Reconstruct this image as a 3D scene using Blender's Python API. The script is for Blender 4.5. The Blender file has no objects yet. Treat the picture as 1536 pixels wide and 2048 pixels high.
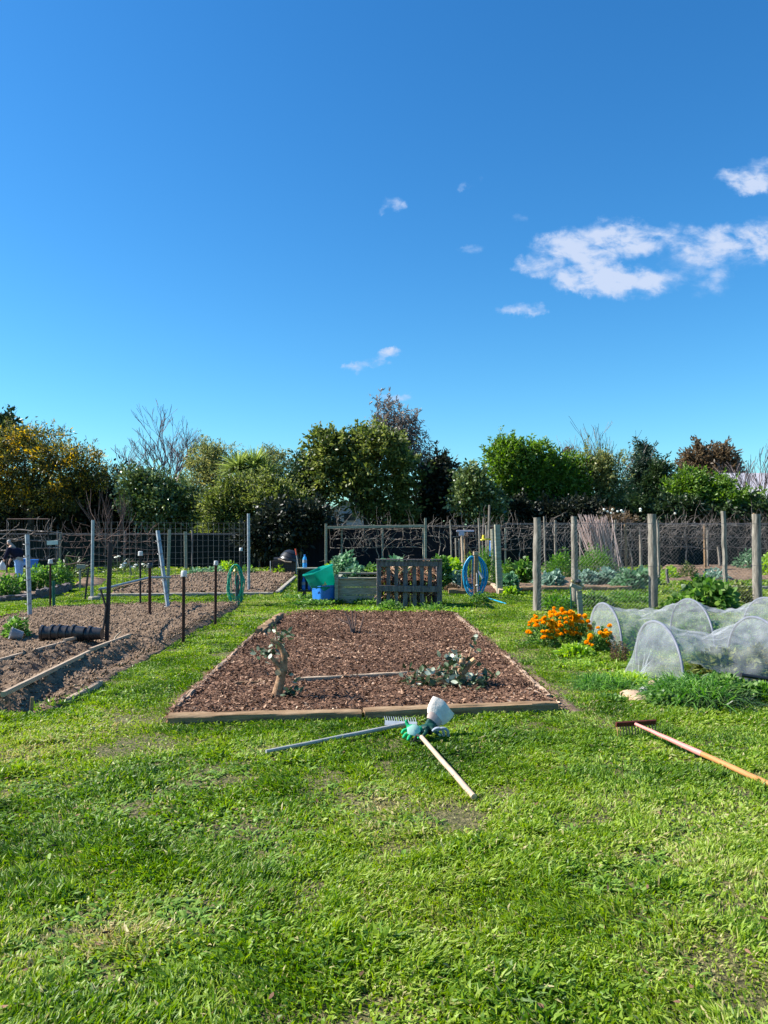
import bpy, math, random
import numpy as np
from mathutils import Vector, Matrix
random.seed(7); rng = np.random.default_rng(11)
R = math.radians
SC = bpy.context.scene
COL = SC.collection
# ------------------------------------------------------------------ camera model
F = 1538.0; CH = 1.6; PITCH = math.atan(46 / F)
cp, sp = math.cos(PITCH), math.sin(PITCH)
def ray(px, py):
    x = (px - 768) / F; v = -(py - 1024) / F
    return np.array([x, cp - v * sp, sp + v * cp])
def G(px, py, z=0.0):
    r = ray(px, py); t = (z - CH) / r[2]
    return np.array([r[0] * t, r[1] * t, z])
def P(px, py, D):
    r = ray(px, py); t = D / r[1]
    return np.array([r[0] * t, D, CH + r[2] * t])
def px2m(n, D): return n * D / F
# ------------------------------------------------------------------ noise
_perm = rng.random((256, 256))
def vnoise(x, y):
    xi = np.floor(x).astype(int); yi = np.floor(y).astype(int)
    fx = x - xi; fy = y - yi
    fx = fx * fx * (3 - 2 * fx); fy = fy * fy * (3 - 2 * fy)
    a = _perm[xi % 256, yi % 256]; b = _perm[(xi + 1) % 256, yi % 256]
    c = _perm[xi % 256, (yi + 1) % 256]; d = _perm[(xi + 1) % 256, (yi + 1) % 256]
    return (a * (1 - fx) + b * fx) * (1 - fy) + (c * (1 - fx) + d * fx) * fy
def fbm(x, y, o=4):
    s = 0; a = .5; t = 0
    for i in range(o):
        s = s + a * vnoise(x * 2 ** i + 17.3 * i, y * 2 ** i + 5.1 * i); t += a; a *= .5
    return s / t
# ------------------------------------------------------------------ materials
def lin(h):
    c = [int(h[i:i + 2], 16) / 255 for i in (0, 2, 4)]
    return tuple(((v + .055) / 1.055) ** 2.4 if v > .04045 else v / 12.92 for v in c) + (1,)
def mat(name, cols, src='noise', scale=8, rough=.8, trans=0., bump=0., spec=.3, stretch=(1, 1, 1), metal=0., detail=6, alpha=None, var=None, pos=None, bscale=None, coat=0):
    m = bpy.data.materials.new(name); m.use_nodes = True
    nt = m.node_tree; N = nt.nodes; L = nt.links
    N.clear(); out = N.new('ShaderNodeOutputMaterial')
    b = N.new('ShaderNodeBsdfPrincipled')
    b.inputs['Roughness'].default_value = rough; b.inputs['Metallic'].default_value = metal
    b.inputs['Specular IOR Level'].default_value = spec
    b.inputs['Coat Weight'].default_value = coat
    cols = [c if len(c) == 4 else tuple(c) + (1,) for c in cols]
    ramp = N.new('ShaderNodeValToRGB'); el = ramp.color_ramp.elements
    el[0].color = cols[0]; el[1].color = cols[-1]
    pos = pos or ([.0, 1.] if src == 'rnd' else [.3, .7])
    el[0].position = pos[0]; el[1].position = pos[-1]
    for i in range(1, len(cols) - 1):
        e = el.new(pos[i] if len(pos) == len(cols) else pos[0] + (pos[-1] - pos[0]) * i / (len(cols) - 1)); e.color = cols[i]
    tc = N.new('ShaderNodeTexCoord'); mp = N.new('ShaderNodeMapping'); mp.inputs['Scale'].default_value = stretch
    L.new(tc.outputs['Object'], mp.inputs['Vector'])
    nz = N.new('ShaderNodeTexNoise'); nz.inputs['Scale'].default_value = scale; nz.inputs['Detail'].default_value = detail
    nz.inputs['Roughness'].default_value = .65
    L.new(mp.outputs['Vector'], nz.inputs['Vector'])
    if src == 'rnd':
        at = N.new('ShaderNodeAttribute'); at.attribute_name = 'rnd'
        if var:
            ma = N.new('ShaderNodeMath'); ma.operation = 'MULTIPLY_ADD'; ma.inputs[1].default_value = var; 
            s2 = N.new('ShaderNodeMath'); s2.operation = 'SUBTRACT'; s2.inputs[1].default_value = .5
            L.new(nz.outputs['Fac'], s2.inputs[0]); L.new(s2.outputs[0], ma.inputs[0]); L.new(at.outputs['Fac'], ma.inputs[2])
            L.new(ma.outputs[0], ramp.inputs['Fac'])
        else: L.new(at.outputs['Fac'], ramp.inputs['Fac'])
    else: L.new(nz.outputs['Fac'], ramp.inputs['Fac'])
    L.new(ramp.outputs['Color'], b.inputs['Base Color'])
    if bump:
        bn = N.new('ShaderNodeBump'); bn.inputs['Strength'].default_value = min(1, bump); bn.inputs['Distance'].default_value = .02
        if bscale:
            n2 = N.new('ShaderNodeTexNoise'); n2.inputs['Scale'].default_value = bscale; n2.inputs['Detail'].default_value = 6
            L.new(mp.outputs['Vector'], n2.inputs['Vector']); L.new(n2.outputs['Fac'], bn.inputs['Height'])
        else: L.new(nz.outputs['Fac'], bn.inputs['Height'])
        L.new(bn.outputs['Normal'], b.inputs['Normal'])
    sh = b.outputs[0]
    if trans:
        t = N.new('ShaderNodeBsdfTranslucent'); mx = N.new('ShaderNodeMixShader'); mx.inputs[0].default_value = trans
        h = N.new('ShaderNodeHueSaturation'); h.inputs['Saturation'].default_value = 1.15; h.inputs['Value'].default_value = 1.5
        L.new(ramp.outputs['Color'], h.inputs['Color']); L.new(h.outputs['Color'], t.inputs['Color'])
        L.new(sh, mx.inputs[1]); L.new(t.outputs[0], mx.inputs[2]); sh = mx.outputs[0]
    if alpha is not None:
        t = N.new('ShaderNodeBsdfTransparent'); mx = N.new('ShaderNodeMixShader')
        n3 = N.new('ShaderNodeTexNoise'); n3.inputs['Scale'].default_value = 7; n3.inputs['Detail'].default_value = 8
        L.new(tc.outputs['Object'], n3.inputs['Vector'])
        mr = N.new('ShaderNodeMapRange'); mr.inputs['From Min'].default_value = .3; mr.inputs['From Max'].default_value = .7
        mr.inputs['To Min'].default_value = alpha - .1; mr.inputs['To Max'].default_value = alpha + .1
        L.new(n3.outputs['Fac'], mr.inputs[0]); L.new(mr.outputs[0], mx.inputs[0])
        L.new(t.outputs[0], mx.inputs[1]); L.new(sh, mx.inputs[2]); sh = mx.outputs[0]
    L.new(sh, out.inputs['Surface'])
    return m
def C(r, g, b): return (r, g, b, 1)
M = {}
M['grass'] = mat('grass_blades', [C(.035, .085, .01), C(.12, .23, .016), C(.27, .37, .03), C(.32, .4, .09), C(.45, .38, .18)], 'rnd', trans=.35, rough=.5, spec=.35, var=.5, scale=1.1, pos=[0, .35, .66, .88, 1])
M['weed'] = mat('weed_leaf', [C(.09, .18, .015), C(.17, .3, .03), C(.28, .4, .08)], 'rnd', trans=.3, rough=.45, spec=.4)
M['ground'] = mat('lawn_soil', [C(.035, .03, .014), C(.08, .075, .025), C(.14, .125, .045), C(.3, .23, .12)], scale=28, bump=1, bscale=60, detail=12, pos=[.36, .46, .55, .68])
M['soil'] = mat('tilled_soil', [C(.09, .058, .038), C(.19, .13, .086), C(.29, .205, .14)], scale=9, bump=.9, bscale=45, rough=.95, spec=.1, detail=12)
M['clod'] = mat('soil_clod', [C(.085, .055, .036), C(.2, .138, .09), C(.31, .225, .155)], 'rnd', rough=.95, spec=.1)
M['mulch'] = mat('mulch_base', [C(.05, .026, .017), C(.13, .07, .045), C(.22, .13, .085)], scale=22, bump=1, bscale=40, rough=.95, spec=.1, detail=12)
M['chip'] = mat('bark_chip', [C(.045, .023, .014), C(.14, .074, .043), C(.27, .15, .092), C(.48, .3, .19), C(.72, .53, .37)], 'rnd', rough=.8, spec=.2, pos=[0, .35, .65, .88, 1])
M['timber'] = mat('weathered_timber', [C(.13, .08, .045), C(.26, .165, .09), C(.36, .25, .15)], scale=5, stretch=(.6, 1, 6), bump=.5, bscale=14, rough=.85, spec=.15)
M['timber_y'] = mat('weathered_edging', [C(.2, .13, .085), C(.36, .25, .17), C(.46, .34, .24)], scale=6, stretch=(6, .6, 6), bump=.5, bscale=16, rough=.85, spec=.15)
M['board'] = mat('pale_board', [C(.32, .23, .15), C(.5, .38, .27)], scale=8, stretch=(4, .6, 4), bump=.3, rough=.8, spec=.2)
M['greywood'] = mat('grey_planter_wood', [C(.17, .17, .12), C(.3, .29, .22), C(.42, .4, .32)], scale=5, stretch=(.7, 1, 7), bump=.5, bscale=18, rough=.9, spec=.1)
M['darkwood'] = mat('dark_stained_wood', [C(.065, .055, .055), C(.135, .115, .112), C(.24, .205, .2)], scale=7, stretch=(3, 3, .6), bump=.5, bscale=20, rough=.8, spec=.2)
M['post'] = mat('pine_post', [C(.09, .08, .065), C(.22, .195, .16), C(.38, .34, .28)], scale=7, stretch=(3, 3, .5), bump=.6, bscale=14, rough=.85, spec=.15)
M['galv'] = mat('galvanised_steel', [C(.2, .22, .25), C(.3, .33, .36), C(.42, .45, .48)], scale=14, rough=.5, metal=.35, bump=.1, spec=.5)
M['rust'] = mat('rusty_steel', [C(.035, .017, .013), C(.075, .032, .022), C(.14, .055, .035)], scale=18, rough=.75, bump=.3, spec=.3)
M['iron'] = mat('dark_iron', [C(.02, .017, .016), C(.045, .038, .036)], scale=18, rough=.7, bump=.2)
M['wire'] = mat('dull_wire', [C(.1, .1, .1), C(.24, .24, .24)], scale=30, rough=.5, metal=.5)
M['white'] = mat('milky_plastic', [C(.5, .5, .48), C(.68, .68, .67)], scale=12, rough=.45, trans=.15, spec=.4)
M['black'] = mat('black_plastic', [C(.012, .012, .014), C(.025, .025, .028)], scale=12, rough=.38, spec=.5, bump=.08)
M['blue_tub'] = mat('blue_plastic', [C(.02, .15, .5), C(.03, .2, .62)], scale=6, rough=.4, spec=.45, bump=.05)
M['teal_tub'] = mat('turquoise_plastic', [C(.0, .36, .29), C(.01, .45, .36)], scale=6, rough=.42, spec=.45, bump=.05, trans=.45)
M['hose_g'] = mat('green_hose', [C(.0, .3, .17), C(.02, .42, .26)], scale=9, rough=.35, spec=.5)
M['hose_b'] = mat('blue_hose', [C(.0, .28, .55), C(.03, .42, .68)], scale=9, rough=.4, spec=.5)
M['water_b'] = mat('blue_bottle', [C(.04, .28, .55), C(.12, .5, .78)], scale=9, rough=.15, spec=.6, trans=.35)
M['net'] = mat('white_insect_net', [C(.42, .44, .47), C(.54, .56, .58)], scale=4, rough=.9, trans=.3, alpha=.29, spec=.1)
M['netfold'] = mat('folded_net', [C(.75, .77, .82), C(.86, .88, .9)], scale=4, rough=.9, trans=.3, alpha=.45, spec=.1)
M['hoop'] = mat('grey_hoop_pipe', [C(.12, .13, .16), C(.2, .21, .25)], scale=9, rough=.5)
M['bark'] = mat('tree_bark', [C(.05, .04, .03), C(.12, .095, .075)], scale=8, stretch=(2, 2, .6), bump=.6, rough=.9, spec=.1)
M['twig'] = mat('grey_twig', [C(.07, .06, .05), C(.18, .15, .13), C(.42, .37, .33)], scale=5, rough=.85, spec=.15)
M['twig_d'] = mat('brown_twig', [C(.11, .07, .055), C(.2, .14, .12)], scale=5, rough=.85, spec=.15)
M['twig_p'] = mat('purple_twig', [C(.16, .12, .115), C(.28, .22, .21)], scale=5, rough=.85, spec=.15)
M['cane'] = mat('pink_cane', [C(.35, .25, .22), C(.62, .48, .44)], 'rnd', rough=.8, spec=.15)
M['stub'] = mat('pruned_bark', [C(.15, .085, .05), C(.32, .19, .11), C(.46, .32, .2)], scale=22, bump=.6, rough=.85, spec=.15)
M['cut'] = mat('fresh_cut_wood', [C(.6, .33, .16), C(.72, .45, .24)], scale=20, rough=.7)
M['cloth'] = mat('shade_cloth', [C(.006, .012, .012), C(.014, .022, .021)], scale=3, rough=.9, spec=.1, stretch=(1, 1, 4))
M['fence_d'] = mat('dark_fence_board', [C(.008, .008, .011), C(.02, .02, .025)], scale=3, stretch=(6, 6, .6), rough=.85, spec=.1, bump=.3)
M['roof'] = mat('lilac_grey_roof', [C(.36, .34, .37), C(.46, .44, .47)], scale=3, stretch=(8, 1, 1), rough=.7)
M['wall'] = mat('pale_house_wall', [C(.45, .46, .48), C(.58, .59, .6)], scale=2, rough=.8)
M['glass'] = mat('window_glass', [C(.02, .025, .03), C(.04, .05, .06)], scale=2, rough=.1, spec=.8)
M['concrete'] = mat('concrete', [C(.24, .21, .16), C(.38, .34, .27)], scale=12, bump=.4, rough=.9)
M['orange'] = mat('marigold_petal', [C(.9, .33, .0), C(.96, .46, .0), C(.98, .58, .01)], 'rnd', rough=.6, trans=.3)
def leafmat(name, a, b, c=None, trans=.42, rough=.45, spec=.4, pos=None):
    return mat(name, [C(*a), C(*b)] + ([C(*c)] if c else []), 'rnd', rough=rough, spec=spec, trans=trans, pos=pos)
M['l_wattle'] = leafmat('leaf_wattle', (.05, .065, .02), (.12, .13, .04), (.62, .4, .04), pos=[0, .72, .9])
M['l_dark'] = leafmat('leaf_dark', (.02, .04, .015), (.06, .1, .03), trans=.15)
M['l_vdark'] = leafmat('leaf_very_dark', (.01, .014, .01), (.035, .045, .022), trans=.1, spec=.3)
M['l_olive'] = leafmat('leaf_olive', (.04, .06, .015), (.12, .155, .035), (.36, .38, .13))
M['l_pale'] = leafmat('leaf_pale', (.08, .11, .04), (.18, .21, .08), (.4, .36, .12))
M['l_gloss'] = leafmat('leaf_glossy', (.03, .055, .015), (.1, .15, .035), (.36, .42, .2), spec=.7, rough=.3, trans=.15)
M['l_bright'] = leafmat('leaf_bright', (.04, .085, .015), (.11, .2, .025), (.25, .36, .08))
M['l_gum'] = leafmat('leaf_gum', (.1, .085, .075), (.2, .17, .15), (.26, .22, .19))
M['l_brown'] = leafmat('leaf_brown', (.1, .07, .04), (.18, .13, .08))
M['l_conif'] = leafmat('leaf_conifer', (.02, .045, .025), (.05, .09, .045), trans=.1)
M['l_veg'] = leafmat('leaf_vegetable', (.04, .11, .02), (.11, .22, .04), (.26, .38, .11))
M['l_lime'] = leafmat('leaf_lime', (.12, .24, .02), (.26, .42, .04), (.4, .52, .08))
M['l_kale'] = leafmat('leaf_kale', (.05, .14, .06), (.13, .26, .13), (.3, .42, .28))
M['l_blue'] = leafmat('leaf_brassica', (.08, .16, .11), (.2, .31, .24), (.34, .45, .36))
M['l_fennel'] = leafmat('leaf_fennel', (.04, .11, .015), (.1, .22, .03), (.17, .32, .05))
M['l_silver'] = leafmat('leaf_silver', (.03, .055, .022), (.08, .12, .055), (.56, .6, .46), trans=.1, pos=[0, .68, .93])
M['l_blade'] = leafmat('leaf_long_blade', (.04, .12, .02), (.11, .25, .04), (.22, .38, .08))
M['l_cord'] = leafmat('leaf_cordyline', (.07, .11, .025), (.2, .26, .07), (.4, .46, .16))
M['flower_w'] = mat('white_petal', [C(.75, .75, .62), C(.85, .85, .8)], 'rnd', rough=.6, trans=.2)
M['pink'] = mat('pink_paint', [C(.62, .21, .17), C(.7, .28, .24)], scale=6, rough=.5, bump=.15)
M['tan'] = mat('tan_handle', [C(.4, .17, .05), C(.5, .24, .09)], scale=6, stretch=(1, 1, 8), rough=.6, bump=.2)
M['redmetal'] = mat('red_brown_metal', [C(.07, .018, .012), C(.14, .03, .02)], scale=30, rough=.6, metal=.2)
M['tine'] = mat('tan_tine', [C(.3, .17, .06), C(.42, .25, .1)], scale=30, rough=.6)
M['greyhandle'] = mat('grey_handle', [C(.27, .27, .26), C(.4, .4, .38)], scale=10, rough=.6)
M['palehandle'] = mat('pale_handle', [C(.42, .3, .2), C(.56, .42, .3)], scale=10, stretch=(1, 1, 5), rough=.65, bump=.2)
M['gl_green'] = mat('green_knit', [C(.0, .3, .11), C(.01, .42, .17)], scale=40, rough=.8, bump=.3)
M['gl_mint'] = mat('mint_palm', [C(.35, .62, .5), C(.6, .8, .7)], scale=14, rough=.7)
M['gl_dark'] = mat('dark_green_latex', [C(.004, .03, .024), C(.01, .07, .05)], scale=12, rough=.5, bump=.3)
M['gl_grey'] = mat('grey_blue_trim', [C(.18, .21, .26), C(.36, .4, .47)], scale=14, rough=.7)
M['cream'] = mat('cream_cloth', [C(.62, .52, .42), C(.82, .74, .64)], scale=14, rough=.9, bump=.5)
M['mauve'] = mat('pinkish_band', [C(.4, .3, .26), C(.52, .4, .35)], scale=14, rough=.9)
M['rock'] = mat('tan_rock', [C(.4, .26, .17), C(.6, .43, .3)], scale=8, bump=.6, rough=.9)
M['rock_g'] = mat('grey_rock', [C(.22, .21, .22), C(.4, .39, .4)], scale=8, bump=.6, rough=.9)
M['navy'] = mat('navy_fabric', [C(.008, .01, .022), C(.018, .02, .04)], scale=20, rough=.95, spec=.1)
M['jeans'] = mat('light_blue_denim', [C(.2, .38, .65), C(.33, .52, .78)], scale=20, rough=.9)
M['skin'] = mat('skin_tone', [C(.5, .3, .2), C(.6, .38, .27)], scale=8, rough=.6)
M['hair'] = mat('grey_hair', [C(.32, .3, .28), C(.5, .48, .45)], scale=30, rough=.8)
M['sign'] = mat('pale_green_sign', [C(.42, .55, .48), C(.56, .68, .6)], scale=6, rough=.6)
M['dkgreen'] = mat('dark_green_paint', [C(.01, .1, .07), C(.02, .15, .1)], scale=8, rough=.5)
M['lilac'] = mat('lilac_tool', [C(.45, .4, .5), C(.6, .55, .65)], scale=8, rough=.6)
M['brass'] = mat('brass_tap', [C(.4, .28, .12), C(.6, .45, .22)], scale=9, metal=.7, rough=.4)
M['red'] = mat('red_plastic', [C(.45, .06, .03), C(.6, .1, .05)], scale=9, rough=.4)
M['yellow'] = mat('yellow_tape', [C(.6, .5, .03), C(.75, .62, .06)], scale=9, rough=.5)
# ------------------------------------------------------------------ mesh builder
ORG = {}
class MB:
    def __init__(s): s.v = []; s.l = []; s.n = []; s.r = []; s.c = 0
    def add(s, v, f, rnd=None):
        v = np.asarray(v, float).reshape(-1, 3)
        if isinstance(f, np.ndarray):
            s.l.append((f + s.c).ravel()); s.n.append(np.full(len(f), f.shape[1]))
        else:
            s.l.append(np.array([i + s.c for q in f for i in q], int)); s.n.append(np.array([len(q) for q in f], int))
        if rnd is None: rnd = random.random()
        s.r.append(np.broadcast_to(np.asarray(rnd, float), (len(v),)).copy())
        s.v.append(v); s.c += len(v)
        return s
    def build(s, name, m, parent=None, base=None, smooth=None):
        me = bpy.data.meshes.new(name)
        v = np.concatenate(s.v); l = np.concatenate(s.l); n = np.concatenate(s.n)
        if parent is not None: org = ORG[parent]
        else: org = np.array(base if base is not None else (0, 0, 0), float)
        v = v - org
        me.vertices.add(len(v)); me.vertices.foreach_set('co', v.astype(np.float32).ravel())
        me.loops.add(len(l)); me.loops.foreach_set('vertex_index', l.astype(np.int32))
        me.polygons.add(len(n)); st = np.concatenate([[0], np.cumsum(n)[:-1]])
        me.polygons.foreach_set('loop_start', st.astype(np.int32))
        me.update(calc_edges=True)
        a = me.attributes.new('rnd', 'FLOAT', 'POINT'); a.data.foreach_set('value', np.concatenate(s.r).astype(np.float32))
        if smooth is not None:
            me.polygons.foreach_set('use_smooth', np.ones(len(n), bool))
            if smooth > 0: me.set_sharp_from_angle(angle=R(smooth))
        else: me.polygons.foreach_set('use_smooth', np.zeros(len(n), bool))
        me.materials.append(M[m])
        o = bpy.data.objects.new(name, me); COL.objects.link(o)
        if parent is not None: o.parent = parent
        else: o.location = org
        ORG[o] = org
        return o
def nrm(a): 
    a = np.asarray(a, float); return a / (np.linalg.norm(a, axis=-1, keepdims=True) + 1e-12)
def tube(mb, pts, rad, n=6, cap=True, rnd=None, closed=False):
    pts = np.asarray(pts, float); k = len(pts)
    rad = np.broadcast_to(np.asarray(rad, float), (k,))
    if closed: t = np.roll(pts, -1, 0) - np.roll(pts, 1, 0)
    else: t = np.gradient(pts, axis=0)
    t = nrm(t); up = np.array([0, 0, 1.]) if abs(t[0][2]) < .9 else np.array([1., 0, 0])
    a = np.linspace(0, 2 * math.pi, n, endpoint=False)
    V = []
    x = nrm(np.cross(t[0], up))
    for i in range(k):
        x = x - t[i] * np.dot(x, t[i]); x = x / (np.linalg.norm(x) + 1e-9); y = np.cross(t[i], x)
        V.append(pts[i] + rad[i] * (np.outer(np.cos(a), x) + np.outer(np.sin(a), y)))
    V = np.concatenate(V); fs = []
    m = k if closed else k - 1
    for i in range(m):
        j0 = i * n; j1 = ((i + 1) % k) * n
        for q in range(n): fs.append([j0 + q, j0 + (q + 1) % n, j1 + (q + 1) % n, j1 + q])
    if cap and not closed: fs.append(list(range(n))[::-1]); fs.append([(k - 1) * n + q for q in range(n)])
    mb.add(V, fs, rnd)
def beam(mb, p0, p1, w, h, up=(0, 0, 1), rnd=None, bev=.12):
    p0 = np.array(p0, float); p1 = np.array(p1, float); t = nrm(p1 - p0)
    up = np.array(up, float)
    if abs(np.dot(up, t)) > .95: up = np.array([0, 1., 0])
    s = nrm(np.cross(t, up)); u = np.cross(s, t); b = min(w, h) * bev
    prof = [(-w / 2 + b, -h / 2), (w / 2 - b, -h / 2), (w / 2, -h / 2 + b), (w / 2, h / 2 - b), (w / 2 - b, h / 2), (-w / 2 + b, h / 2), (-w / 2, h / 2 - b), (-w / 2, -h / 2 + b)]
    V = [c + s * a + u * d for c in (p0, p1) for a, d in prof]
    fs = [[i, (i + 1) % 8, 8 + (i + 1) % 8, 8 + i] for i in range(8)] + [list(range(8))[::-1], list(range(8, 16))]
    mb.add(V, fs, rnd)
def bumpy(mb, p0, p1, w, h, n=24, amp=.008, round_=.35, rnd=None):
    """weathered log: rounded cross-section with uneven surface"""
    p0 = np.array(p0, float); p1 = np.array(p1, float); t = nrm(p1 - p0); s = nrm(np.cross(t, [0, 0, 1.])); u = np.cross(s, t)
    k = 16; V = []
    for i in range(n + 1):
        c = p0 + (p1 - p0) * i / n
        sc = 1 if 0 < i < n else .93
        for q in range(k):
            a = 2 * math.pi * (q + .5) / k; ca, sa = math.cos(a), math.sin(a)
            e = 2 / (2 + 4 * (1 - round_))
            x = math.copysign(abs(ca) ** e, ca) * w / 2; z = math.copysign(abs(sa) ** e, sa) * h / 2
            d = 1 + random.gauss(0, amp / w * 2)
            V.append(c + (s * x + u * z) * d * sc)
    fs = [[i * k + q, i * k + (q + 1) % k, (i + 1) * k + (q + 1) % k, (i + 1) * k + q] for i in range(n) for q in range(k)]
    fs += [list(range(k))[::-1], [n * k + q for q in range(k)]]
    mb.add(V, fs, rnd)
def lathe(mb, prof, c, n=16, Rm=None, rnd=None, wob=0):
    V = []; k = len(prof)
    for r, z in prof:
        for q in range(n):
            a = 2 * math.pi * q / n; rr = r * (1 + random.uniform(-wob, wob))
            V.append((rr * math.cos(a), rr * math.sin(a), z))
    V = np.array(V)
    if Rm is not None: V = V @ np.array(Rm).T
    V = V + np.array(c)
    fs = [[i * n + q, i * n + (q + 1) % n, (i + 1) * n + (q + 1) % n, (i + 1) * n + q] for i in range(k - 1) for q in range(n)]
    mb.add(V, fs, rnd)
def rot(ax, deg): return np.array(Matrix.Rotation(R(deg), 3, ax))
def gridsurf(mb, Pm, rnd=None):
    a, b = Pm.shape[:2]; idx = np.arange(a * b).reshape(a, b)
    f = np.stack([idx[:-1, :-1], idx[1:, :-1], idx[1:, 1:], idx[:-1, 1:]], -1).reshape(-1, 4)
    mb.add(Pm.reshape(-1, 3), f, rnd if rnd is None else np.asarray(rnd).ravel())
def strips(mb, base, d, side, length, width, prof, curve=0., grav=None, rnd=None):
    """N leaf/blade strips. prof: width factor at each section."""
    N = len(base); k = len(prof); d = nrm(d); side = nrm(side - d * np.sum(side * d, -1, keepdims=True)); up = np.cross(side, d)
    length = np.broadcast_to(length, (N,))[:, None]; width = np.broadcast_to(width, (N,))[:, None]
    cv = np.broadcast_to(curve, (N,))[:, None]
    V = np.empty((N, k, 2, 3))
    for i, w in enumerate(prof):
        t = i / (k - 1)
        c = base + d * length * t - up * (cv * length * t * t)
        if grav is not None: c = c - np.array([0, 0, 1.]) * (grav * length * t * t)
        V[:, i, 0] = c - side * width * w / 2; V[:, i, 1] = c + side * width * w / 2
    o = np.arange(N)[:, None] * (2 * k)
    f = np.stack([np.stack([o[:, 0] + 2 * i, o[:, 0] + 2 * i + 1, o[:, 0] + 2 * i + 3, o[:, 0] + 2 * i + 2], -1) for i in range(k - 1)], 1).reshape(-1, 4)
    if rnd is None: rnd = rng.random(N)
    mb.add(V.reshape(-1, 3), f, np.repeat(np.broadcast_to(rnd, (N,)), 2 * k))
def rdir(n, zmin=-1):
    z = rng.uniform(zmin, 1, n); a = rng.uniform(0, 2 * math.pi, n); s = np.sqrt(np.maximum(0, 1 - z * z))
    return np.stack([s * np.cos(a), s * np.sin(a), z], -1)
# ------------------------------------------------------------------ object helpers
def tag(o, label, cat, group=None, kind=None):
    if label: o['label'] = label
    if cat: o['category'] = cat
    if group: o['group'] = group
    if kind: o['kind'] = kind
    return o
def thing(name, label, cat, loc, group=None):
    o = bpy.data.objects.new(name, None); COL.objects.link(o); o.empty_display_size = .1
    o.location = Vector([float(c) for c in loc]); ORG[o] = np.array(loc, float)
    return tag(o, label, cat, group)
def struct(o, kind='structure'): o['kind'] = kind; return o
LEAF = [.25, 1, .75, .06]
def inpoly(x, y, poly):
    r = np.zeros(x.shape, bool); n = len(poly)
    for i in range(n):
        x0, y0 = poly[i][:2]; x1, y1 = poly[(i + 1) % n][:2]
        c = ((y0 > y) != (y1 > y)) & (x < (x1 - x0) * (y - y0) / (y1 - y0 + 1e-12) + x0)
        r ^= c
    return r
# ================================================================== world / light / camera
SUN_AZ, SUN_EL = 4, 40        # sun stands to the left and a little behind the plots
sd = np.array([-math.cos(R(SUN_AZ)) * math.cos(R(SUN_EL)), math.sin(R(SUN_AZ)) * math.cos(R(SUN_EL)), math.sin(R(SUN_EL))])
w = bpy.data.worlds.new('World'); SC.world = w; w.use_nodes = True
nt = w.node_tree; N = nt.nodes; L = nt.links; N.clear()
wo = N.new('ShaderNodeOutputWorld'); bg = N.new('ShaderNodeBackground'); sky = N.new('ShaderNodeTexSky')
sky.sky_type = 'NISHITA'; sky.sun_disc = False; sky.sun_elevation = R(SUN_EL); sky.sun_rotation = R(270 + SUN_AZ)
sky.air_density = 1.15; sky.dust_density = .25; sky.ozone_density = 2.2; sky.altitude = 0
hs = N.new('ShaderNodeHueSaturation'); hs.inputs['Saturation'].default_value = 1.3; hs.inputs['Value'].default_value = 1.0
hs.inputs['Hue'].default_value = .5
L.new(sky.outputs[0], hs.inputs['Color'])
tn = N.new('ShaderNodeMix'); tn.data_type = 'RGBA'; tn.blend_type = 'MULTIPLY'; tn.inputs[0].default_value = 1; tn.inputs[7].default_value = (.46, .83, 1.0, 1)
L.new(hs.outputs[0], tn.inputs[6]); L.new(tn.outputs[2], bg.inputs['Color']); bg.inputs['Strength'].default_value = .088
tc = N.new('ShaderNodeTexCoord'); sx = N.new('ShaderNodeSeparateXYZ'); L.new(tc.outputs['Generated'], sx.inputs[0])
def mth(op, a, b=None, c=None, clamp=False):
    n = N.new('ShaderNodeMath'); n.operation = op; n.use_clamp = clamp
    for i, v in enumerate((a, b, c)):
        if v is None: continue
        if isinstance(v, (int, float)): n.inputs[i].default_value = v
        else: L.new(v, n.inputs[i])
    return n.outputs[0]
ysafe = mth('MAXIMUM', sx.outputs['Y'], .02)
U = mth('DIVIDE', sx.outputs['X'], ysafe); V_ = mth('DIVIDE', sx.outputs['Z'], ysafe)
cx = N.new('ShaderNodeCombineXYZ'); L.new(U, cx.inputs[0]); L.new(V_, cx.inputs[1])
def warp(off, amt, sc, det):
    n = N.new('ShaderNodeTexNoise'); n.inputs['Scale'].default_value = sc; n.inputs['Detail'].default_value = det; n.inputs['Roughness'].default_value = .62
    m_ = N.new('ShaderNodeMapping'); m_.inputs['Location'].default_value = (off, off, 0); L.new(cx.outputs[0], m_.inputs[0]); L.new(m_.outputs[0], n.inputs['Vector'])
    return mth('MULTIPLY', mth('SUBTRACT', n.outputs['Fac'], .5), amt)
UW = mth('ADD', U, warp(3.1, .075, 26, 6)); VW = mth('ADD', V_, warp(7.7, .04, 30, 6))
def cn(scale, det, rough=.6, dist=0.):
    n = N.new('ShaderNodeTexNoise'); n.inputs['Scale'].default_value = scale; n.inputs['Detail'].default_value = det
    n.inputs['Roughness'].default_value = rough; n.inputs['Distortion'].default_value = dist
    mpn = N.new('ShaderNodeMapping'); mpn.inputs['Scale'].default_value = (1, 1.7, 1); L.new(cx.outputs[0], mpn.inputs[0]); L.new(mpn.outputs[0], n.inputs['Vector']); return n.outputs['Fac']
n1 = cn(22, 8, .55, .25); n2 = cn(60, 5, .6, .5)
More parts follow.
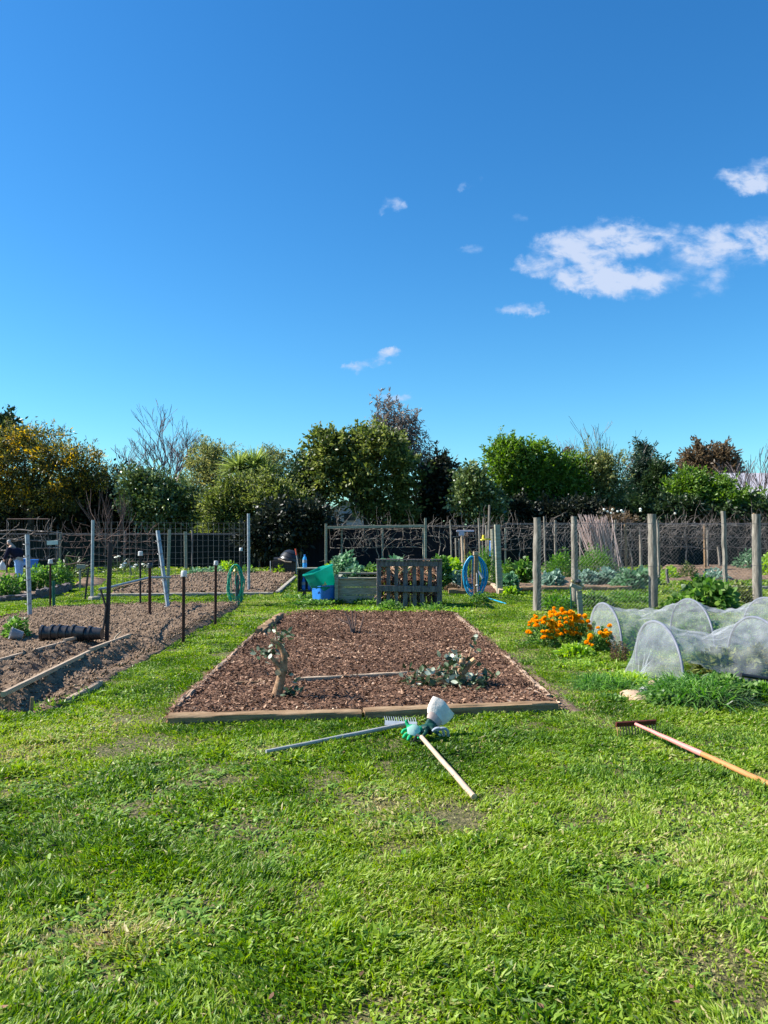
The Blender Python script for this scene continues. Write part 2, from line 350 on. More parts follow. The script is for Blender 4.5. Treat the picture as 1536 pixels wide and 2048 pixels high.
cl = [(1230, 480, 85, 40, 1.15), (1130, 500, 62, 42, 1.05), (1060, 535, 42, 22, .9), (1165, 540, 75, 38, 1.0), (1255, 568, 100, 32, 1.15), (1190, 555, 60, 35, 1),
      (1300, 480, 60, 28, .75), (1360, 470, 60, 26, .5), (1460, 490, 110, 42, .95), (1530, 475, 70, 40, .95), (1385, 530, 70, 40, .5), (1420, 565, 45, 28, .45),
      (1505, 370, 45, 24, 1.05), (1455, 352, 32, 16, .7), (1520, 335, 45, 20, .7), (790, 408, 30, 14, .75), (765, 422, 14, 9, .5), (1040, 436, 28, 14, .42), (940, 495, 24, 12, .42), (925, 375, 12, 8, .4),
      (1042, 620, 38, 13, .72), (1080, 615, 15, 9, .6), (778, 705, 30, 12, 1.), (748, 722, 26, 12, .9), (722, 733, 24, 11, .85), (694, 741, 24, 9, .8), (790, 795, 32, 8, .72), (955, 357, 14, 7, .35)]
mask = None
for px, py, a, b, s in cl:
    r = ray(px, py); u0, v0 = r[0] / r[1], r[2] / r[1]; a = a * 1.25 / F; b = b * 1.3 / F
    du = mth('MULTIPLY_ADD', UW, 1 / a, -u0 / a); dv = mth('MULTIPLY_ADD', VW, 1 / b, -v0 / b)
    q = mth('ADD', mth('MULTIPLY', du, du), mth('MULTIPLY', dv, dv))
    e = mth('MULTIPLY', mth('SUBTRACT', 1, q, clamp=True), s)
    mask = e if mask is None else mth('SUBTRACT', mth('ADD', mask, e), mth('MULTIPLY', mask, mth('MINIMUM', e, 1)))
nn = mth('ADD', mth('MULTIPLY', mth('SUBTRACT', n1, .5), 1.9), mth('MULTIPLY', mth('SUBTRACT', n2, .5), .8))
dens = mth('MULTIPLY', mask, mth('ADD', 1, mth('MULTIPLY', nn, 1.15)))
mr = N.new('ShaderNodeMapRange'); mr.interpolation_type = 'SMOOTHSTEP'; L.new(mth('ADD', dens, mth('MULTIPLY', nn, mth('MULTIPLY', mask, .5))), mr.inputs[0])
mr.inputs['From Min'].default_value = .12; mr.inputs['From Max'].default_value = 1.25; mr.inputs['To Max'].default_value = .9
bc = N.new('ShaderNodeBackground')
cr = N.new('ShaderNodeMix'); cr.data_type = 'RGBA'; cr.inputs[6].default_value = (.2, .3, .47, 1); cr.inputs[7].default_value = (.33, .37, .46, 1)
L.new(mr.outputs[0], cr.inputs[0]); L.new(cr.outputs[2], bc.inputs[0]); bc.inputs[1].default_value = 1.0
mx = N.new('ShaderNodeMixShader'); front = mth('GREATER_THAN', sx.outputs['Y'], .1)
L.new(mth('MULTIPLY', mr.outputs[0], front), mx.inputs[0]); L.new(bg.outputs[0], mx.inputs[1]); L.new(bc.outputs[0], mx.inputs[2]); L.new(mx.outputs[0], wo.inputs[0])
sun = bpy.data.lights.new('sun', 'SUN'); sun.energy = 5.0; sun.angle = R(.5); sun.color = (1, .95, .87)
so = bpy.data.objects.new('sun', sun); COL.objects.link(so); so.rotation_euler = Vector(-sd).to_track_quat('-Z', 'Y').to_euler()
cam = bpy.data.cameras.new('camera'); co = bpy.data.objects.new('camera', cam); COL.objects.link(co)
cam.sensor_fit = 'VERTICAL'; cam.sensor_height = 24; cam.lens = 24 * F / 2048; cam.clip_end = 2000; cam.clip_start = .05
co.location = (0, 0, CH); co.rotation_euler = (R(90) + PITCH, 0, 0); SC.camera = co
SC.view_settings.view_transform = 'Standard'; SC.view_settings.look = 'None'; SC.view_settings.exposure = 1.08; SC.view_settings.gamma = 1
SC.render.engine = 'CYCLES'; cy = SC.cycles
cy.max_bounces = 7; cy.diffuse_bounces = 3; cy.glossy_bounces = 2; cy.transmission_bounces = 3; cy.transparent_max_bounces = 12
cy.use_denoising = True; cy.sample_clamp_indirect = 6; cy.caustics_reflective = False; cy.caustics_refractive = False
cy.use_adaptive_sampling = True; cy.adaptive_threshold = .015
try: cy.denoising_prefilter = 'ACCURATE'
except Exception: pass
# ================================================================== ground
mb = MB(); mb.add([(-600, -200, 0), (600, -200, 0), (600, 900, 0), (-600, 900, 0)], [[0, 1, 2, 3]]); struct(mb.build('ground', 'ground'))
def gp(pxs): return [G(*p)[:2] for p in pxs]
PLOT = [(-9.5, 13.1), (-7.15, 15.9), (-5.3, 16.9), (-3.15, 17.1), (-3.1, 12.5), (-2.98, 6.9), (-4.1, 6.6), (-9.5, 6.2)]
PLOT = [(-7.0, 13.6), (-7.1, 16.0), (-5.3, 16.9), (-3.2, 17.1), (-3.08, 12.5), (-2.98, 7.0), (-4.4, 6.55), (-7.6, 6.4), (-7.6, 13.0)]
BED = [tuple(G(*p)[:2]) for p in [(325, 1447), (520, 1268), (560, 1236), (600, 1229), (908, 1230), (1005, 1312), (1122, 1422), (720, 1436)]]
STRIP_R = [tuple(G(*p)[:2]) for p in [(1085, 1375), (1010, 1315), (965, 1280), (990, 1290), (1050, 1325), (1110, 1370), (1165, 1425), (1128, 1430)]]
STRIP_L = [tuple(G(*p)[:2]) for p in [(318, 1452), (340, 1410), (400, 1352), (470, 1295), (508, 1268), (512, 1280), (430, 1355), (350, 1435)]]
BED_BL = [tuple(G(*p)[:2]) for p in [(215, 1190), (300, 1158), (420, 1149), (596, 1147), (548, 1188)]]
BED_SL = [tuple(G(*p)[:2]) for p in [(140, 1178), (160, 1160), (215, 1159), (205, 1172)]]
BED_FR = [tuple(G(*p)[:2]) for p in [(1330, 1163), (1325, 1130), (1600, 1128), (1640, 1160)]]
BED_CR = [tuple(G(*p)[:2]) for p in [(1002, 1182), (1010, 1150), (1230, 1148), (1262, 1181)]]
BED_MR = [tuple(G(*p)[:2]) for p in [(897, 1185), (890, 1150), (960, 1148), (985, 1162), (1000, 1186), (940, 1187)]]
BED_LL = [tuple(G(*p)[:2]) for p in [(-150, 1204), (-100, 1150), (120, 1150), (135, 1188), (60, 1198)]]
def bedgrid(poly, res, hf, name, m):
    xs = [p[0] for p in poly]; ys = [p[1] for p in poly]
    nx = int((max(xs) - min(xs)) / res) + 2; ny = int((max(ys) - min(ys)) / res) + 2
    X, Y = np.meshgrid(np.linspace(min(xs), max(xs), nx), np.linspace(min(ys), max(ys), ny), indexing='ij')
    ins = inpoly(X, Y, poly); Z = hf(X, Y)
    # distance to the polygon's edge, to slope down there
    dm = np.full(X.shape, 9.)
    for i in range(len(poly)):
        a = np.array(poly[i]); b = np.array(poly[(i + 1) % len(poly)]); ab = b - a
        t = np.clip(((X - a[0]) * ab[0] + (Y - a[1]) * ab[1]) / (ab @ ab), 0, 1)
        dm = np.minimum(dm, np.hypot(X - a[0] - t * ab[0], Y - a[1] - t * ab[1]))
    Z = np.where(ins, np.maximum(.006, Z * np.clip(dm / .18, 0.05, 1) + 0), -.05)
    idx = np.arange(X.size).reshape(X.shape)
    f = np.stack([idx[:-1, :-1], idx[1:, :-1], idx[1:, 1:], idx[:-1, 1:]], -1).reshape(-1, 4)
    keep = ins[:-1, :-1] | ins[1:, :-1] | ins[1:, 1:] | ins[:-1, 1:]
    mb = MB(); mb.add(np.stack([X, Y, Z], -1), f[keep.ravel()], .5)
    return struct(mb.build(name, m, smooth=0))
def hsoil(X, Y):
    rough = (fbm(X * 7, Y * 7, 4) - .5) * .075 + (fbm(X * 26, Y * 26, 2) - .5) * .03
    near = np.clip((11.6 - Y) / 1.2, 0, 1)
    wob = (fbm(X * 0 + 3, Y * .9, 2) - .5) * .12
    tr = np.exp(-((X + 3.93 + wob) / .22) ** 2) * .12 + np.exp(-((X + 3.22 + wob) / .17) ** 2) * .10 + np.exp(-((X + 4.95 + wob) / .25) ** 2) * .05
    rd = np.exp(-((X + 3.55) / .16) ** 2) * .07 + np.exp(-((X + 4.42) / .2) ** 2) * .06
    return .12 + rough * (1 + .5 * near) + near * (rd * .75 - tr * .8)
def hm(X, Y): return .075 + (fbm(X * 5, Y * 5, 3) - .5) * .05 + (fbm(X * 25, Y * 25, 2) - .5) * .03
bedgrid(PLOT, .028, hsoil, 'tilled_ground', 'soil')
bedgrid(BED, .035, hm, 'mulch_ground', 'mulch')
hs2 = lambda X, Y: .09 + (fbm(X * 5, Y * 5, 4) - .5) * .14
for nm, pl in (('far_soil_ground', BED_BL), ('small_soil_ground', BED_SL), ('brown_soil_ground', BED_FR), ('vegetable_bed_ground', BED_CR), ('broccoli_bed_ground', BED_MR), ('leafy_bed_ground', BED_LL)):
    bedgrid(pl, .1, hs2, nm, 'mulch' if nm == 'broccoli_bed_ground' else 'soil')
bedgrid(STRIP_R, .05, lambda X, Y: .02 + fbm(X * 12, Y * 12, 3) * .025, 'bare_soil_ground', 'soil'); bedgrid(STRIP_L, .05, lambda X, Y: .015 + fbm(X * 12, Y * 12, 3) * .025, 'bare_soil_ground', 'mulch')
# clods and wood chips
def inbed_points(poly, n):
    xs = [p[0] for p in poly]; ys = [p[1] for p in poly]
    x = rng.uniform(min(xs), max(xs), n); y = rng.uniform(min(ys), max(ys), n); k = inpoly(x, y, poly); return x[k], y[k]
def clods(poly, n, smin, smax, hf, name, label):
    x, y = inbed_points(poly, n); k = len(x); s = rng.uniform(0, 1, k) ** 3 * (smax - smin) + smin
    oc = np.array([(1, 0, 0), (0, 1, 0), (-1, 0, 0), (0, -1, 0), (0, 0, 1), (0, 0, -1)], float)
    V = oc[None] * s[:, None, None] * rng.uniform(.6, 1.25, (k, 6, 1)) + rng.normal(0, .18, (k, 6, 3)) * s[:, None, None]
    z = np.clip(hf(x, y), .02, 1)
    V += np.stack([x, y, z + s * .2], -1)[:, None]
    fo = np.array([(0, 1, 4), (1, 2, 4), (2, 3, 4), (3, 0, 4), (1, 0, 5), (2, 1, 5), (3, 2, 5), (0, 3, 5)])
    f = (fo[None] + (np.arange(k) * 6)[:, None, None]).reshape(-1, 3)
    mb = MB(); mb.add(V, f, np.repeat(rng.random(k), 6)); o = mb.build(name, 'clod', smooth=0); tag(o, label, None, kind='stuff')
clods(PLOT, 42000, .004, .024, hsoil, 'soil_clods', 'loose crumbly clods over the tilled plot')
clods(BED_BL, 9000, .012, .05, hs2, 'soil_clods', 'loose clods over the far soil bed')
def chips(poly, n, hf, name, smin=.012, smax=.05):
    x, y = inbed_points(poly, n); k = len(x); a = rng.uniform(0, 2 * math.pi, k)
    ln = smin + (smax - smin) * rng.random(k) ** 3; wd = ln * rng.uniform(.25, .7, k)
    d = np.stack([np.cos(a), np.sin(a), rng.normal(0, .3, k)], -1); side = np.stack([-np.sin(a), np.cos(a), rng.normal(0, .4, k)], -1)
    z = hf(x, y) + rng.uniform(.0, .02, k)
    r = np.clip(rng.beta(1.6, 2.4, k) + (fbm(x * 1.5, y * 1.5, 3) - .5) * .5, 0, 1)
    mb = MB(); strips(mb, np.stack([x, y, z], -1), d, side, ln, wd, [.8, 1, .6], curve=rng.normal(0, .2, k), rnd=r)
    o = mb.build(name, 'chip'); tag(o, None, None, kind='stuff'); o['label'] = 'brown wood chip mulch inside the timber edging'
chips(BED, 200000, hm, 'bark_mulch', .006, .045)
# ------------------------------------------------------------------ lawn
EXC = [PLOT, BED, STRIP_R, STRIP_L, BED_BL, BED_SL, BED_FR, BED_CR, BED_MR, BED_LL]
BAREP = [(G(px, py)[0], G(px, py)[1], r) for px, py, r in [(420, 1560, .22), (480, 1660, .3), (420, 1655, .22), (740, 1610, .35), (900, 1640, .3), (60, 1580, .25), (140, 1570, .2), (250, 1620, .25), (380, 1830, .25),
         (1130, 1420, .35), (1165, 1375, .35), (1040, 1310, .4), (1200, 1440, .3), (320, 1490, .35), (230, 1500, .4), (300, 1440, .5), (560, 1700, .2), (1280, 1720, .2), (700, 1380, .3), (380, 1395, .35), (470, 1310, .3)]]
def grass_zone(y0, y1, dens, L0, W0, seed, spread=.56):
    area = (y1 - y0) * (y1 * spread + 1.) * 2; n = int(area * dens)
    y = rng.uniform(y0, y1, n); x = rng.uniform(-1, 1, n) * (y1 * spread + 1.)
    k = np.abs(x) < y * spread + 1.; x = x[k]; y = y[k]
    for pl in EXC:
        thin = (rng.random(len(x)) < (.3 if pl is STRIP_R or pl is STRIP_L else 0.))
        k = ~inpoly(x + (fbm(x * 6, y * 6 + 3, 2) - .5) * .16, y + (fbm(x * 6 + 9, y * 6, 2) - .5) * .16, pl) | (thin & ~inpoly(x, y, pl)); 
        if pl is STRIP_R or pl is STRIP_L: k |= thin
        x = x[k]; y = y[k]
    big = fbm(x * .7 + 9, y * .7, 3); med = fbm(x * 3.1, y * 3.1 + 40, 3); fine = fbm(x * 9, y * 9 + 11, 2)
    bare = np.zeros(len(x))
    for bx, by, br in BAREP: bare = np.maximum(bare, np.exp(-(((x - bx) / br) ** 2 + ((y - by) / (br * .9)) ** 2)))
    dn = np.clip(.6 + (med - .4) * 2.2 + (fine - .5) * 1.2, .3, 1) * (1 - .8 * bare)
    k = rng.random(len(x)) < dn
    x, y, big, med, fine, bare = [a[k] for a in (x, y, big, med, fine, bare)]; n = len(x)
    kind = rng.random(n)
    coarse = kind < np.clip((fbm(x * 1.6 + 70, y * 1.6, 3) - .42) * 3, .03, .75)
    tf = np.clip((fbm(x * 5.5 + 200, y * 5.5, 2) - .52) * 5, 0, 1); ln = L0 * (.35 + 1.0 * med + .7 * (fine - .5) + .6 * tf) * rng.uniform(.5, 1.35, n) * (1 - .45 * bare); ln[coarse] *= 1.1
    wd = W0 * rng.uniform(.6, 1.2, n); wd[coarse] *= 1.75
    la = rng.uniform(0, 2 * math.pi, n) ; lean = np.abs(rng.normal(.38, .35, n)) + .2 * coarse
    wind = fbm(x * 1.2 + 31, y * 1.2, 2) * 9
    dx = np.cos(la) * lean + .35 * np.cos(wind); dy = np.sin(la) * lean + .35 * np.sin(wind)
    d = np.stack([dx, dy, np.ones(n)], -1); sa = rng.uniform(0, 2 * math.pi, n)
    side = np.stack([np.cos(sa), np.sin(sa), np.zeros(n)], -1)
    pt = fbm(x * 1.9 + 120, y * 1.9 + 7, 3)
    r = .43 + (big - .5) * .7 + (pt - .5) * .9 + (med - .5) * -.3 + rng.normal(0, .17, n) + .22 * bare
    dry = rng.random(n) < .05 + .13 * bare; r[dry] = rng.uniform(.85, 1.1, dry.sum())
    mb = MB(); strips(mb, np.stack([x, y, np.zeros(n) - .003], -1), d, side, ln, wd, [.75, 1, .12], grav=.45, rnd=np.clip(r, 0, 1))
    print('grass', y0, n)
    return mb
G_PARTS = [grass_zone(1.9, 4.2, 21000, .07, .0072, 1), grass_zone(4.2, 7, 13500, .068, .0082, 2), grass_zone(7, 11.5, 7500, .062, .0098, 3),
           grass_zone(11.5, 20, 3000, .06, .013, 4), grass_zone(20, 34, 700, .08, .03, 5), grass_zone(34, 60, 60, .11, .08, 6)]
gm = MB()
for g in G_PARTS:
    for i in range(len(g.v)):
        gm.l.append(g.l[i] + gm.c); gm.n.append(g.n[i]); gm.r.append(g.r[i]); gm.v.append(g.v[i])
    gm.c += g.c
o = gm.build('grass', 'grass'); tag(o, 'mown green lawn grass with sparse dry patches', None, kind='stuff')
# broad weeds in the lawn
def rosettes(n, y0, y1):
    y = rng.uniform(y0, y1, n); x = rng.uniform(-.55, .55, n) * y
    for pl in EXC: k = ~inpoly(x, y, pl); x = x[k]; y = y[k]
    k = fbm(x * 1.3 + 50, y * 1.3, 3) > .47; x = x[k]; y = y[k]
    m = 9; X = np.repeat(x, m) + rng.normal(0, .012, len(x) * m); Y = np.repeat(y, m) + rng.normal(0, .012, len(x) * m)
    a = rng.uniform(0, 2 * math.pi, len(X)); el = rng.uniform(.25, 1.1, len(X))
    d = np.stack([np.cos(a), np.sin(a), el], -1); side = np.stack([-np.sin(a), np.cos(a), rng.normal(0, .3, len(X))], -1)
    mb = MB(); strips(mb, np.stack([X, Y, np.full(len(X), .0)], -1), d, side, rng.uniform(.045, .1, len(X)), rng.uniform(.008, .018, len(X)), [.3, .8, 1, .1], grav=.45)
    return mb.build('lawn_weeds', 'weed')
o = rosettes(3200, 1.9, 9); tag(o, 'broad leaved weeds growing through the lawn', None, kind='stuff')
# long grass along the left plot and round the timber edging
def fringe(pts, n, ln, wd, name, label, m='weed', sx=.12):
    pts = [np.array(p, float) for p in pts]; B = []
    for _ in range(n):
        i = random.randrange(len(pts) - 1); t = random.random(); B.append(pts[i] * (1 - t) + pts[i + 1] * t)
    B = np.array(B); B = np.c_[B + rng.normal(0, sx, B.shape), np.zeros(n)]
    k = fbm(B[:, 0] * 2.5, B[:, 1] * 2.5 + 3, 2) > .4; B = B[k]; n = len(B)
    d = rdir(n, .25); d[:, 2] += .5; side = rdir(n)
    mb = MB(); strips(mb, B, d, side, ln * rng.uniform(.4, 1.2, n), wd * rng.uniform(.6, 1.2, n), [.6, 1, .7, .05], grav=.5)
    o = mb.build(name, m); tag(o, label, None, kind='stuff')
fringe([(-4.7, 6.4), (-3.9, 6.4), (-3.0, 6.9), (-2.85, 7.6)], 1500, .19, .016, 'long_grass', 'long grass tufts at the near edge of the tilled plot')
fringe([(-2.85, 7.6), (-2.9, 10), (-2.95, 13)], 700, .09, .013, 'edge_grass', 'short tufts along the tilled plot')
fringe([(BED[0][0], BED[0][1] - .12), (0, BED[7][1] - .1), (BED[6][0], BED[6][1] - .1)], 2600, .1, .01, 'edge_grass', 'grass tufts growing against the front timber', 'grass', .05)
fringe([G(595, 1226)[:2], G(760, 1222)[:2], G(905, 1222)[:2]], 5000, .16, .03, 'weeds', 'low bright weeds in front of the planter and pallet', 'l_lime', .3)
fringe([G(610, 1212)[:2], G(690, 1208)[:2], G(750, 1210)[:2]], 1600, .3, .04, 'weeds', 'leafy weeds round the blue bin and planter', 'l_veg', .12)
fringe([G(590, 1196)[:2], G(640, 1200)[:2]], 900, .25, .03, 'weeds', 'weeds under the black cabinet', 'l_veg', .2)
# leaf litter
x = rng.uniform(-.5, .5, 260); y = 2 + 6 * rng.random(260); x = x * y; k = ~inpoly(x, y, BED) & ~inpoly(x, y, PLOT); x = x[k]; y = y[k]; k = len(x)
mb = MB(); strips(mb, np.stack([x, y, rng.uniform(.015, .04, k)], -1), rdir(k) * [1, 1, .3], rdir(k) * [1, 1, .3], rng.uniform(.015, .04, k), rng.uniform(.008, .016, k), LEAF, curve=.3, rnd=rng.uniform(.1, .6, k))
o = mb.build('fallen_leaves', 'chip'); tag(o, 'dry leaves scattered on the lawn', None, kind='stuff')
# ================================================================== timber edging of the mulch bed
def log_(name, label, p0, p1, w, h, m='timber', group=None, amp=.008, round_=.35, cat='timber', z=None):
    p0 = np.array([p0[0], p0[1], h / 2 - .005 if z is None else z]); p1 = np.array([p1[0], p1[1], h / 2 - .01 if z is None else z])
    mb = MB(); bumpy(mb, p0, p1, w, h, n=max(6, int(np.linalg.norm(p1 - p0) / .12)), amp=amp, round_=round_)
    return tag(mb.build(name, m, base=[*((p0 + p1) / 2)[:2], 0], smooth=35), label, cat, group)
gE = 'timbers edging the mulch bed'
a, b, c = G(338, 1450)[:2], G(725, 1440)[:2], G(1112, 1423)[:2]
log_('edging_timber', 'long weathered timber at the front left of the mulch bed', a, b - [.012, 0], .12, .1, group=gE, amp=.004)
log_('edging_timber', 'dark ended timber at the front right of the mulch bed', b + [.012, 0], c, .13, .105, group=gE, amp=.004)
log_('edging_timber', 'thin board edging the left side of the mulch bed', G(347, 1436)[:2] + [.0, .08], G(512, 1276)[:2], .05, .1, 'timber_y', gE, .004)
log_('edging_timber', 'short thick dark log at the back left corner of the mulch bed', G(510, 1281)[:2] + [.03, .15], G(560, 1243)[:2], .16, .17, 'timber', gE, .01, .8)
log_('edging_timber', 'straight board on the right side of the mulch bed beside the dark gap', G(1098, 1410)[:2], G(1003, 1316)[:2], .05, .1, 'timber_y', gE, .003)
log_('edging_timber', 'flat weathered board at the back right of the mulch bed', G(955, 1278)[:2], G(910, 1236)[:2], .09, .1, 'timber_y', gE, .006)
log_('edging_timber', 'half buried pale board in the middle right of the mulch bed edge', G(1000, 1312)[:2] - [0, .02], G(958, 1281)[:2], .06, .06, 'timber_y', gE, .006)
log_('buried_board', 'narrow board across the mulch between the two pruned stumps', G(590, 1377)[:2], G(815, 1363)[:2], .045, .05, 'board', None, .003, z=.085)
log_('buried_board', 'barely showing board left of the forked stump', G(470, 1383)[:2], G(545, 1379)[:2], .04, .04, 'timber', None, .003, z=.075)
# left plot edges and planks
gp_ = 'sticks laid along the furrows'
def plank(label, p0, p1, w, h, z0, z1, group=gp_, m='board', name='wooden_stake', cat='stake'):
    mb = MB(); beam(mb, [*p0, z0], [*p1, z1], w, h); return tag(mb.build(name, m, base=[*p0, 0]), label, cat, group)
plank('long pale stick lying along the left furrow', G(-20, 1355)[:2], G(128, 1308)[:2], .042, .04, .165, .155)
plank('short pale stick continuing the left furrow line', G(128, 1306)[:2], G(158, 1298)[:2], .042, .04, .17, .165)
plank('longest pale stick lying along the right furrow ridge', G(5, 1428)[:2], G(178, 1335)[:2], .042, .045, .175, .185)
plank('upper pale stick at the far end of the right furrow ridge', G(180, 1334)[:2], G(259, 1296)[:2], .042, .045, .205, .18)
mb = MB(); p = G(62, 1430); beam(mb, p, p + [.01, 0, .16], .025, .025); tag(mb.build('wooden_peg', 'timber', base=p), 'short brown peg at the near edge of the tilled plot', 'peg')
mb = MB(); p = G(219, 1296, .1); tube(mb, [p, p + [.05, .1, .14], p + [.1, .15, .2]], [.014, .012, .01], 6); tag(mb.build('stick', 'board', base=p), 'small pale stick poking out of the soil near the thick iron stake', 'stick')
log_('plot_edging', 'thin timber edge along the left back side of the tilled plot', (-7.0, 13.6), (-7.08, 16.0), .05, .07, 'timber_y', None, .003)
log_('plot_edging', 'thin timber edge along the back of the tilled plot', (-5.3, 16.95), (-3.25, 17.15), .05, .08, 'board', None, .003)
log_('plot_edging', 'pale timber edge showing in the grass right of the tilled plot', (-2.98, 7.3), (-2.99, 8.2), .04, .07, 'board', None, .003)
# ================================================================== pruned shrubs in the mulch bed
def leafspray(mb, c, n, spread, ln, wd, flat=0., rnd=None):
    c = np.array(c, float); B = c + rng.normal(0, 1, (n, 3)) * np.array(spread)
    B[:, 2] = np.maximum(B[:, 2], .06)
    d = rdir(n, -.3); strips(mb, B, d, rdir(n), rng.uniform(.7, 1.2, n) * ln, rng.uniform(.8, 1.15, n) * wd, [.2, .85, 1, .7, .08], curve=.15, rnd=rnd)
b0 = G(553, 1397, .06); D0 = b0[1]
t = thing('pruned_shrub', 'forked stump with silvery leaf tufts at the left of the mulch bed', 'shrub', b0, 'pruned shrubs in the mulch bed')
mb = MB(); q = lambda px, py, dd=0: P(px, py, D0 + dd)
tube(mb, [q(551, 1400), q(555, 1385), q(561, 1360), q(566, 1335), q(569, 1310), q(563, 1295), q(552, 1284), q(545, 1280)], [.062, .05, .043, .042, .032, .027, .025, .022], 10)
tube(mb, [q(564, 1340), q(553, 1326), q(545, 1317), q(539, 1311)], [.03, .024, .02, .018], 8)
mb.build('trunk', 'stub', t, smooth=50)
mb = MB(); lathe(mb, [(0, .004), (.022, .004), (.022, -.01)], q(544, 1279), 10, rot('Y', -60)); mb.build('cut_end', 'cut', t); mb = MB(); lathe(mb, [(0, .0), (.03, 0), (.03, -.02)], q(556, 1345, -.05), 10, rot('X', 80)); mb.build('cut_end', 'cut', t)
mb = MB()
for px, py, n, s in [(546, 1268, 9, .03), (566, 1275, 12, .035), (575, 1268, 6, .03), (531, 1305, 16, .04), (548, 1300, 14, .04), (522, 1312, 9, .035), (583, 1383, 14, .035), (578, 1393, 12, .03), (590, 1372, 7, .03), (578, 1345, 4, .02)]:
    leafspray(mb, q(px, py), int(n * 1.15), [s * 1.1, s * 1.4, s * 1.1], .062, .034)
mb.build('leaves', 'l_silver', t)
for a_, b_ in [((545, 1280), (546, 1262)), ((560, 1292), (572, 1270)), ((539, 1311), (524, 1306)), ((569, 1330), (580, 1345)), ((560, 1390), (585, 1380))]:
    mb = MB(); tube(mb, [q(*a_), q(*b_)], [.006, .003], 5); mb.build('twig', 'stub', t)
b1 = G(925, 1372, .06); D1 = b1[1]; q = lambda px, py, dd=0: P(px, py, D1 + dd)
t = thing('pruned_shrub', 'low spreading leafy stump with orange cut ends at the right of the mulch bed', 'shrub', b1, 'pruned shrubs in the mulch bed')
mb = MB(); tube(mb, [q(924, 1376), q(922, 1350), q(924, 1330), q(926, 1314)], [.06, .05, .035, .028], 10); tube(mb, [q(924, 1350), q(935, 1332), q(948, 1320)], [.035, .03, .026], 8)
tube(mb, [q(920, 1372), q(890, 1362, -.1), q(850, 1352, -.15), q(815, 1352, -.1)], [.02, .014, .01, .005], 6)
tube(mb, [q(928, 1372), q(950, 1372, -.1), q(975, 1360, -.1)], [.018, .012, .006], 6)
tube(mb, [q(930, 1340), q(942, 1300, .2), q(950, 1275, .3)], [.012, .007, .004], 6)
tube(mb, [q(916, 1350), q(900, 1325, .1), q(898, 1305, .15)], [.012, .007, .004], 6)
mb.build('trunk', 'stub', t, smooth=50)
mb = MB(); lathe(mb, [(0, .006), (.027, .006), (.029, -.05), (.031, -.06)], q(926, 1313), 10, rot('Y', 12)); mb.build('cut_end', 'cut', t); mb = MB(); lathe(mb, [(0, .006), (.026, .006), (.028, -.06)], q(949, 1319), 10, rot('Y', 50)); mb.build('cut_end', 'cut', t)
mb = MB()
for px, py, n, s in [(812, 1352, 12, .035), (830, 1358, 12, .035), (850, 1345, 14, .04), (860, 1362, 16, .05), (880, 1370, 22, .06), (900, 1360, 26, .07), (925, 1368, 34, .08), (945, 1372, 24, .07), (962, 1368, 14, .05), (978, 1355, 12, .035),
                     (905, 1322, 14, .04), (920, 1335, 14, .05), (895, 1340, 14, .05), (915, 1312, 6, .03), (946, 1290, 6, .025), (948, 1275, 5, .02), (955, 1345, 8, .04), (930, 1380, 20, .06), (880, 1350, 14, .05)]:
    leafspray(mb, q(px, py, -.05), int(n * 1.2), [s * 1.2, s * 2, s], .075, .042)
mb.build('leaves', 'l_silver', t)
b2 = G(705, 1269, .06); q = lambda px, py, dd=0: P(px, py, b2[1] + dd)
t = thing('cut_cane_shrub', 'small clump of bare upright cut canes in the back of the mulch bed', 'shrub', b2)
for i, (x0, y0, x1, y1) in enumerate([(704, 1266, 690, 1222), (705, 1268, 704, 1222), (707, 1266, 712, 1226), (718, 1264, 728, 1230), (706, 1268, 697, 1232), (700, 1248, 676, 1238)]):
    mb = MB(); tube(mb, [q(x0, y0, i * .03), q((x0 + x1) / 2 + 1, (y0 + y1) / 2, i * .03), q(x1, y1, i * .04)], [.02, .014, .01], 6); mb.build('cane', 'twig_d', t, smooth=50)
# ================================================================== posts
def capshape(mb, c, r, h, wob=.05, Rm=None):
    lathe(mb, [(0, h), (r * .75, h), (r * .95, h * .9), (r, h * .4), (r * 1.1, 0), (r * 1.02, -.005), (r * .9, h * .3)], c, 12, Rm, wob=wob)
def picket(label, bx, by, tx, ty, m='rust', cap=None, w=.045, name='steel_stake', group='steel stakes round the tilled plot', wire=True, cs=1., z=0., cat='stake', rings=0):
    g = G(bx, by, z); D = g[1]; tp = P(tx, ty, D + (0)); t = thing(name, label, cat, g, group)
    b0 = g - [0, 0, .05] + 0
    mb = MB(); d = nrm(tp - b0)
    # Y-section: three fins
    for k in range(3):
        a = R(90 + 120 * k); s = np.array([math.cos(a), math.sin(a), 0]) * w * .5
        beam(mb, b0 + s * .5, tp + s * .5, w * .18, w * .55, up=s)
    mb.build('post', m, t)
    if cap:
        mb = MB(); capshape(mb, tp - [0, 0, .05 * cs], .045 * cs, .085 * cs); mb.build('cap', cap, t, smooth=45)
    return t
picket('rusty short stake with a white cap left of the dark green stake', 101, 1224, 101, 1122, cap='white')
picket('thin cap topped dark stake standing in grass behind the tilled plot', 281, 1219, 281, 1106, 'iron', 'white', cs=1.1)
picket('rusty stake with a dark grey cap at the back of the tilled plot', 300, 1240, 300, 1130, 'rust', 'black', w=.06, cs=1.1)
picket('nearest rusty stake with a white cup cap at the edge of the lawn path', 367, 1289, 368, 1146, cap='white', w=.05)
picket('rusty stake with a crumpled white cap beside the lawn path', 431, 1251, 432, 1125, cap='white', w=.05, cs=.85)
picket('tall dark stake with a small white cap behind the green hose', 483, 1207, 482, 1098, 'iron', 'white', w=.06, cs=.85)
